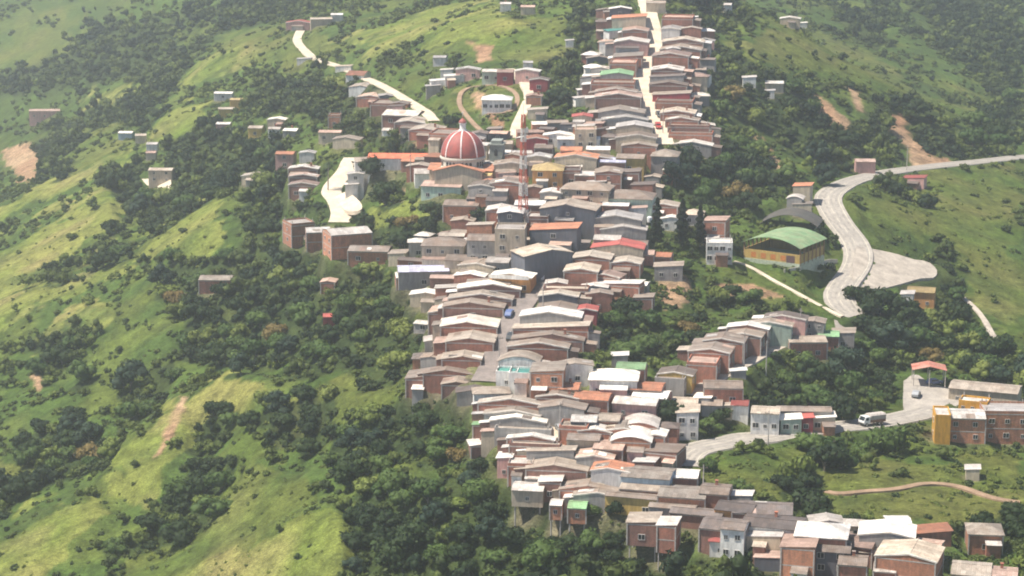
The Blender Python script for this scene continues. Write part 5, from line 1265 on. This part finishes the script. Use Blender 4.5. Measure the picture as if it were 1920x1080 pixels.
def build_hall():
    x, y, z = HALL; e = empty("sports_hall", (x, y, z), R(-33)); tag(e, "yellow walled sports hall under a broad curved green roof", "hall"); w, d = 17.5, 16.0
    child("roof", vault(w, d + 1.5, 5.4, 2.3).mesh("roof", [roof_mat("hall_green", (0.15, 0.26, 0.14), 0.75, (0.22, 0.24, 0.15), 0.7)]), e)
    mb = MB()
    for q in ((-w/2, w/2, -d/2, -d/2 + 0.2), (-w/2, w/2, d/2 - 0.2, d/2), (-w/2, -w/2 + 0.2, -d/2 + .2, d/2 - .2), (w/2 - 0.2, w/2, -d/2 + .2, d/2 - .2)): mb.box(*q, 1.0, 3.6)
    child("yellow_wall", mb.mesh("yellow_wall", [WM["Y"]]), e)
    mb = MB(); mb.box(-w/2 - 0.1, w/2 + 0.1, -d/2 - 0.1, d/2 + 0.1, -5, 0.99); child("base_wall", mb.mesh("base_wall", [plain("pale_green_plaster", (0.36, 0.40, 0.30), 0.9)]), e)
    for k in range(7):
        for sx in (-1, 1):
            yy = -d/2 + 0.25 + (d - 0.5) * k / 6; mb = MB(); mb.box(sx * w/2 - 0.2, sx * w/2 + 0.2, yy - 0.17, yy + 0.17, 0.5, 5.45); child("column", mb.mesh("column", [plain("column_brown", (0.22, 0.12, 0.06), 0.8)]), e)
    mb = MB()
    for k in range(4): mb.box(-6.5 + k * 3.1, -4.9 + k * 3.1, -d/2 - 0.03, -d/2 + 0.1, 1.4, 2.9)
    child("window", mb.mesh("window", [plain("window_orange", (0.45, 0.16, 0.04), 0.7)]), e)
    mb = MB(); mb.box(4.6, 7.2, -d/2 - 0.05, -d/2 + 0.1, -0.2, 3.1); child("door", mb.mesh("door", [plain("hall_door", (0.10, 0.05, 0.05), 0.7)]), e)
    x, y, z = NET; e = empty("net_shelter", (x, y, z), R(-16)); tag(e, "dark rounded netting shelter behind the green roofed hall", "shelter")
    child("netting", vault(16.5, 12, 1.2, 3.2, 0.06).mesh("netting", [roof_mat("netting_dark", (0.10, 0.105, 0.10), 0.9, (0.17, 0.14, 0.11), 0.6)]), e)
    for k in range(4):
        for sx in (-1, 1): mb = MB(); mb.tube((sx * 8.3, -5.6 + k * 3.7, -2), (sx * 8.3, -5.6 + k * 3.7, 1.3), 0.1); child("post", mb.mesh("post", [CONC]), e)
    x, y, z = SHED; e = empty("open_shed", (x, y, z), R(-6)); tag(e, "open shed with a rusty red roof at the back of the car park", "shed")
    mb = MB(); mb.prism([(-4.4, 3.3), (0, 4.3), (4.4, 3.3), (4.4, 3.42), (0, 4.42), (-4.4, 3.42)], 'y', -3, 3); child("roof", mb.mesh("roof", [roof_mat("rusty_red", (0.40, 0.13, 0.09), 0.8, (0.45, 0.34, 0.28), 0.6)]), e)
    for sx in (-4, 0, 4):
        for sy in (-2.7, 2.7): mb = MB(); mb.tube((sx, sy, -1), (sx, sy, 3.4), 0.12); child("post", mb.mesh("post", [CONC]), e)
    # pale wall under the hall
    L = cast([1470, 1500, 1530, 1556, 1570], [508, 503, 494, 489, 489], 0.5); mb = MB()
    for i in range(4):
        p = (L[0][i], L[1][i], float(hz(L[0][i], L[1][i]))); q = (L[0][i+1], L[1][i+1], float(hz(L[0][i+1], L[1][i+1])))
        n = Vector((q[1] - p[1], p[0] - q[0], 0)).normalized() * 0.12; ds = [(p[0] - n.x, p[1] - n.y), (p[0] + n.x, p[1] + n.y), (q[0] + n.x, q[1] + n.y), (q[0] - n.x, q[1] - n.y)]
        mb.add([(a, b, (p if k < 2 else q)[2] - 1) for k, (a, b) in enumerate(ds)] + [(a, b, (p if k < 2 else q)[2] + 1.0) for k, (a, b) in enumerate(ds)], [(0, 3, 2, 1), (4, 5, 6, 7), (0, 1, 5, 4), (1, 2, 6, 5), (2, 3, 7, 6), (3, 0, 4, 7)])
    tag(top("garden_wall", mb.mesh("garden_wall", [plain("wall_pale", (0.5, 0.46, 0.38), 0.9)])), "low pale wall running below the green roofed hall to the highway", "wall")
def wheel_mesh():
    mb = MB(); V = []
    mb.tube((0, -0.11, 0), (0, 0.11, 0), 0.34, n=14, m=0); mb.tube((0, -0.12, 0), (0, 0.12, 0), 0.19, n=10, m=1); return mb.mesh("wheel", [plain("tyre", (0.03, 0.03, 0.03), 0.9), plain("rim_metal", (0.5, 0.5, 0.5), 0.4, 0.6)])
def lane_pose(name, px, py, off=0.0):
    x, y, z, w, key = lanes[name]; X, Y = place(px, py, 0.5); k = int(np.argmin((x - X) ** 2 + (y - Y) ** 2)); k = min(max(k, 1), len(x) - 2)
    t = Vector((x[k+1] - x[k-1], y[k+1] - y[k-1], z[k+1] - z[k-1])).normalized(); nn = Vector((-t.y, t.x, 0)).normalized()
    return (x[k] + nn.x * off, y[k] + nn.y * off, z[k] + 0.1), math.atan2(t.y, t.x), -math.asin(t.z)
def build_vehicles():
    wm_ = wheel_mesh(); (p, a, s) = lane_pose("lower_highway", 1632, 796, 1.6)
    e = empty("truck", p); e.rotation_euler = (0, s, a); cr = -1
    tag(e, "grey canvas-covered lorry with a white cab driving along the lower highway", "lorry"); tk = WHITEW
    mb = MB(); mb.prism([(1.35, 0.55), (3.3, 0.55), (3.3, 1.35), (2.75, 2.35), (1.35, 2.35)], 'y', -1.05, 1.05); child("cab", mb.mesh("cab", [plain("truck_white", (0.75, 0.74, 0.72), 0.4)]), e)
    mb = MB(); mb.add([(3.31, -0.9, 1.42), (3.31, 0.9, 1.42), (2.80, 0.9, 2.28), (2.80, -0.9, 2.28)], [(0, 1, 2, 3)]); mb.box(1.9, 2.7, -1.065, 1.065, 1.45, 2.1); child("windscreen", mb.mesh("windscreen", [GLASS]), e)
    mb = MB(); mb.box(3.31, 3.42, -1.05, 1.05, 0.5, 0.85); child("bumper", mb.mesh("bumper", [plain("bumper_dark", (0.05, 0.05, 0.05), 0.6)]), e)
    mb = MB(); mb.box(-3.6, 1.25, -1.15, 1.15, 0.8, 1.5, 0); mb.prism([(-1.15, 1.51), (1.15, 1.51), (1.15, 2.5), (0.7, 2.85), (-0.7, 2.85), (-1.15, 2.5)], 'x', -3.6, 1.25, 1); child("cargo_bed", mb.mesh("cargo_bed", [plain("bed_brown", (0.2, 0.1, 0.06), 0.8), plain("canvas_grey", (0.42, 0.37, 0.33), 0.9)]), e)
    for wx in (2.4, -1.6, -2.6):
        for sy in (-0.98, 0.98): o = child("wheel", wm_, e, (wx, sy, 0.42)); o.scale = (1.25, 1.25, 1.25)
    cols = [((0.70, 0.70, 0.69), "white"), ((0.10, 0.14, 0.28), "dark blue"), ((0.38, 0.05, 0.04), "red"), ((0.30, 0.31, 0.32), "silver"), ((0.04, 0.045, 0.05), "black"), ((0.55, 0.42, 0.08), "yellow")]
    def car(loc, a, s, ci, lab):
        c, nm = cols[ci]; e = empty("parked_car", loc); e.rotation_euler = (0, s, a); tag(e, lab, "car", "cars parked in the village")
        mb = MB(); mb.prism([(-2.05, 0.35), (2.05, 0.35), (2.1, 0.75), (1.15, 0.92), (0.55, 1.42), (-1.15, 1.45), (-1.75, 0.98), (-2.08, 0.9)], 'y', -0.82, 0.82); child("body", mb.mesh("body", [plain("paint_" + nm, c, 0.3, amt=0.05)]), e)
        mb = MB(); mb.prism([(-1.35, 0.97), (0.85, 0.97), (0.5, 1.34), (-1.1, 1.36)], 'y', -0.835, 0.835); mb.add([(1.10, -0.7, 0.96), (1.10, 0.7, 0.96), (0.61, 0.66, 1.38), (0.61, -0.66, 1.38)], [(0, 1, 2, 3)]); child("glazing", mb.mesh("glazing", [GLASS]), e)
        for wx in (1.3, -1.3):
            for sy in (-0.78, 0.78): child("wheel", wm_, e, (wx, sy, 0.34))
        for sy in (-0.6, 0.6): mb = MB(); mb.box(2.05, 2.12, sy - 0.16, sy + 0.16, 0.6, 0.76); child("headlight", mb.mesh("headlight", [plain("lamp_glass", (0.8, 0.8, 0.75), 0.2)]), e)
    for (ln, px, py, off, ci, lab) in [("cobbled_street", 1034, 521, 1.6, 0, "white car parked at the bend of the cobbled street"), ("cobbled_street", 1052, 503, -1.5, 1, "dark blue car above the white one in the cobbled street"), ("cobbled_street", 1066, 486, 1.5, 3, "silver car at the top end of the cobbled street"),
        ("cobbled_street", 948, 632, -1.7, 4, "black car on the lower part of the cobbled street"), ("cobbled_street", 972, 588, 1.6, 1, "dark blue car halfway up the cobbled street"), ("lower_street", 1042, 806, 1.2, 3, "silver car in the pale lower street"), ("upper_street", 1230, 216, 1.2, 4, "black car on the pale top street"),
        ("upper_street", 1238, 236, -1.2, 2, "red car low down on the pale top street")]:
        p, a, s = lane_pose(ln, px, py, off); car(p, a, s, ci, lab)
    for (px, py, ci, a, lab) in [(1752, 714, 1, 0.3, "dark blue car under the edge of the rusty red shed"), (1718, 738, 3, 1.2, "silver car in the grey car park")]:
        x, y = place(px, py, 0); yd = yards["car_park"]; car((x, y, float(yd[2](x, y)) + 0.06), a, 0, ci, lab)
def conifer(px, py, hgt, rad, label, seed):
    x, y, z = ground_at(px, py); occ.append((x, y, rad * 0.6)); e = empty("evergreen_tree", (x, y, z)); tag(e, label, "tree", "pointed evergreens in town"); r = np.random.RandomState(seed)
    mb = MB(); mb.tube((0, 0, -1), (0, 0, hgt * 0.92), 0.28, 0.05, 7); child("trunk", mb.mesh("trunk", [plain("bark", (0.16, 0.13, 0.10), 0.9)]), e)
    n = 5200; t = r.rand(n) ** 0.8; ang = r.rand(n) * 6.283; tier = 0.72 + 0.28 * np.cos(t * 40); rr = rad * (1 - t) ** 0.62 * tier * np.sqrt(r.rand(n)) * (1 + 0.25 * np.sin(ang * 3 + t * 9)); zz = hgt * (0.10 + 0.9 * t) - rr * 0.2
    p = np.stack([rr * np.cos(ang), rr * np.sin(ang), zz], 1); nr = r.normal(size=(n, 3)); nr[:, 2] += 0.7; nr /= np.linalg.norm(nr, axis=1)[:, None]; u = np.cross(nr, r.normal(size=(n, 3))); u /= np.linalg.norm(u, axis=1)[:, None]; w = np.cross(nr, u); s = 0.34 * r.uniform(.6, 1.4, (n, 1))
    q = np.stack([p - u * s, p + w * s * .5, p + u * s, p - w * s * .5], 1).reshape(-1, 3); F = (np.arange(n)[:, None] * 4 + [0, 1, 2, 3]).astype(np.int32)
    child("crown", npmesh("crown", q, F, [leaf_mat("leaves_conifer", (0.016, 0.030, 0.014), (0.024, 0.040, 0.018))]), e)
def palm(px, py, hgt, label):
    x, y, z = ground_at(px, py); e = empty("palm_tree", (x, y, z)); tag(e, label, "palm tree"); mb = MB()
    for k in range(6): mb.tube((0.05 * k, 0, hgt * k / 6 - (0.5 if k == 0 else 0)), (0.05 * (k + 1), 0, hgt * (k + 1) / 6), 0.24 - 0.015 * k, 0.225 - 0.015 * k, 8)
    child("trunk", mb.mesh("trunk", [plain("palm_bark", (0.30, 0.26, 0.21), 0.9)]), e); r = random.Random(3)
    for k in range(18):
        a = k * 2.399; el = R(r.uniform(-5, 65)); L = r.uniform(2.6, 3.4); V = []; F = []; prev = Vector((0.3, 0, hgt)); dz = math.sin(el); dh = math.cos(el); n = 9; pts_ = []
        for i in range(n + 1):
            t = i / n; pts_.append(Vector((0.3 + math.cos(a) * dh * L * t, math.sin(a) * dh * L * t, hgt + dz * L * t - 1.9 * t * t * (0.6 + dh)))) 
        sd_ = Vector((-math.sin(a), math.cos(a), 0))
        for i in range(n):
            for s in (-1, 1):
                for m in (0, 0.5):
                    p0 = pts_[i].lerp(pts_[i + 1], m); ll = 0.75 * math.sin(math.pi * (0.12 + 0.85 * (i + m) / n)); tip = p0 + sd_ * s * ll + Vector((0, 0, -ll * 0.45)) + (pts_[i + 1] - pts_[i]) * 0.8; b = len(V); V += [p0, p0 + (pts_[i + 1] - pts_[i]) * 0.3, tip]; F.append((b, b + 1, b + 2))
        child("frond", npmesh("frond", V, F, [leaf_mat("leaves_palm", (0.03, 0.055, 0.02), (0.05, 0.075, 0.03))]), e)
def build_specials():
    conifer(1232, 462, 13.8, 2.4, "dark pointed evergreen standing alone right of the bright white gabled roof", 1)
    conifer(1279, 462, 13.6, 3.0, "broad dark evergreen, middle of the three beside the tower-like brick house", 2)
    conifer(1312, 462, 12.4, 2.2, "slim dark evergreen nearest the tower-like brick house", 3)
    palm(615, 362, 9.0, "tall palm above the pale dirt yard below the church")
    for (px, py, r, kind, v, lab) in [(1652, 590, 6.6, "dark", 0, "huge spreading dark tree inside the bend of the highway"), (1612, 566, 4.2, "dark", 1, "dark tree against the inner edge of the highway bend"), (1628, 628, 5.4, "dark", 1, "large dark tree below the end of the highway bend"), (1668, 648, 5.2, "blue", 2, "blue-green tree below the huge spreading dark tree"), (1700, 600, 5.0, "dark", 2, "dark tree below the orange-yellow house"),
        (1516, 952, 5.2, "dark", 1, "big round dark tree behind the long dark roofs"), (1290, 310, 5.8, "dark", 0, "dense dark tree at the foot of the top street"), (1268, 345, 5.2, "blue", 1, "blue-green tree under the dense dark tree by the top street"), (1330, 330, 5.0, "dark", 2, "dark tree right of the top street foot"),
        (1400, 305, 5.4, "dark", 1, "large dark tree beside the tan slope right of town"), (1425, 340, 4.6, "dark", 0, "dark tree low on the tan slope right of town"), (1545, 330, 4.4, "blue", 2, "tall dark tree just left of the highway bend"), (1240, 362, 4.0, "mid", 0, "bushy green tree above the pointed evergreen"),
        (232, 348, 6.0, "dark", 2, "big dark tree left of the house with the pale yard"), (265, 400, 5.6, "blue", 0, "tall tree in the gully under the pale yard"), (470, 280, 5.0, "dark", 1, "dark tree left of the pinkish red two-storey house"), (500, 300, 4.2, "mid", 2, "round green tree before the pinkish red two-storey house"),
        (700, 350, 4.6, "dark", 0, "dark bushy tree right of the pale dirt yard"), (728, 352, 3.8, "dark", 1, "second dark bushy tree right of the pale dirt yard"), (900, 405, 3.8, "dark", 2, "dark tree below the weathered orange house"), (365, 590, 5.4, "dark", 2, "tall dark tree with a bare pale trunk under the lone brick house"),
        (1580, 780, 4.8, "dark", 0, "dark tree overhanging the right end of the roadside shops"), (1256, 800, 3.6, "dark", 2, "dark tree left of the tall white and dark red house"), (1350, 785, 3.6, "dark", 1, "dark tree left of the cream roofed highway house"), (1330, 800, 3.2, "mid", 0, "green tree between the tall white house and the highway"),
        (1330, 870, 3.0, "mid", 1, "green tree on the verge where the highway meets the village"), (1210, 862, 2.6, "mid", 2, "small green tree between the lower village houses"), (1425, 1030, 3.4, "dark", 0, "tree before the windowed terrace at the village foot"), (1105, 975, 2.8, "mid", 3, "green tree below the grey concrete wall at the village foot"), (1150, 960, 3.0, "dark", 1, "tree against the grey concrete wall at the village foot")]:
        x, y, z = ground_at(px, py + 8); occ.append((x, y, r * 0.5)); tree(kind, v, x, y, r, lab, "single trees round the village", "broadleaf_tree" if kind != "blue" else "evergreen_tree", z)
    # poles
    for k, (px, py, lab) in enumerate([(1318, 940, "thin electricity pole in front of the orange house at the village foot"), (1318, 930, ""), (770, 352, "electricity pole left of the pale green house on the church hill"), (1243, 250, "electricity pole at the foot of the top street"), (1018, 600, "electricity pole on the right kerb of the cobbled street"),
        (936, 690, "electricity pole at the lower end of the cobbled street"), (1050, 822, "electricity pole in the pale lower street"), (1395, 690, "electricity pole on the hillside lane"), (1500, 640, "electricity pole at the lane head"), (1440, 840, "electricity pole on the lower highway verge"), (1700, 322, "electricity pole beside the highway under the landslips"), (1436, 715, "lone electricity pole in the wood below the lane")]):
        if not lab: continue
        x, y, z = ground_at(px, py); e = empty("utility_pole", (x, y, z), R(k * 37)); tag(e, lab, "pole", "electricity poles"); mb = MB(); mb.tube((0, 0, -0.8), (0, 0, 9), 0.16, 0.1, 8); child("shaft", mb.mesh("shaft", [CONC]), e)
        mb = MB(); mb.box(-1.0, 1.0, -0.06, 0.06, 8.2, 8.35); mb.tube((-0.8, 0, 8.35), (-0.8, 0, 8.6), 0.06); mb.tube((0.8, 0, 8.35), (0.8, 0, 8.6), 0.06); child("crossarm", mb.mesh("crossarm", [plain("bark", (0.16, 0.13, 0.10), 0.9)]), e)
    # roof tanks
    tm = None
    for i, (px, py, lab, c) in enumerate([(1062, 700, "blue water tank beside the turquoise terrace", "b"), (1108, 508, "blue water tank right of the brick houses at the street bend", "b"), (1763, 1045, "pale water tank beside the broad cream roof", "w"), (1625, 1034, "white water tank below the pinkish brown roof", "w"), (927, 469, "white water tank before the grey balconied block", "w"), (1218, 416, "white water tank left of the pointed evergreen", "w")]):
        x, y, z = ground_at(px, py, 3); e = empty("water_tank", (x, y, z + 0.0)); tag(e, lab, "water tank", "water tanks"); mt_ = plain("tank_" + c, (0.12, 0.25, 0.5) if c == "b" else (0.75, 0.75, 0.73), 0.4)
        mb = MB(); mb.lathe([(0.62, 2.6), (0.75, 2.75), (0.75, 3.9), (0.6, 4.15), (0.25, 4.25)], 16); child("tank", mb.mesh("tank", [mt_]), e)
        mb = MB()
        for sx in (-0.5, 0.5):
            for sy in (-0.5, 0.5): mb.tube((sx, sy, -1), (sx, sy, 2.6), 0.07)
        mb.box(-0.7, 0.7, -0.7, 0.7, 2.5, 2.6); child("stand", mb.mesh("stand", [CONC]), e)
CH = None
def pad(px, py, h, r, turn=0):
    x, y = place(px, py, h); z = float(hz(x, y, HB)); level(np.array([x]), np.array([y]), np.array([z - 0.12]), r, 4.0)
    occ.append((x, y, r * 0.8)); return (x, y, z)
plan()
CH = pad(868, 291, 9.0, 10); HALL = pad(1471, 446, 6.2, 11); NET = pad(1484, 405, 3.0, 9); SHED = pad(1742, 686, 3.8, 5)
infill(); build_roads(); build_ground(); build_houses(); build_church(); build_mast(); build_hall(); build_vehicles(); build_specials(); build_vegetation(); build_haze()
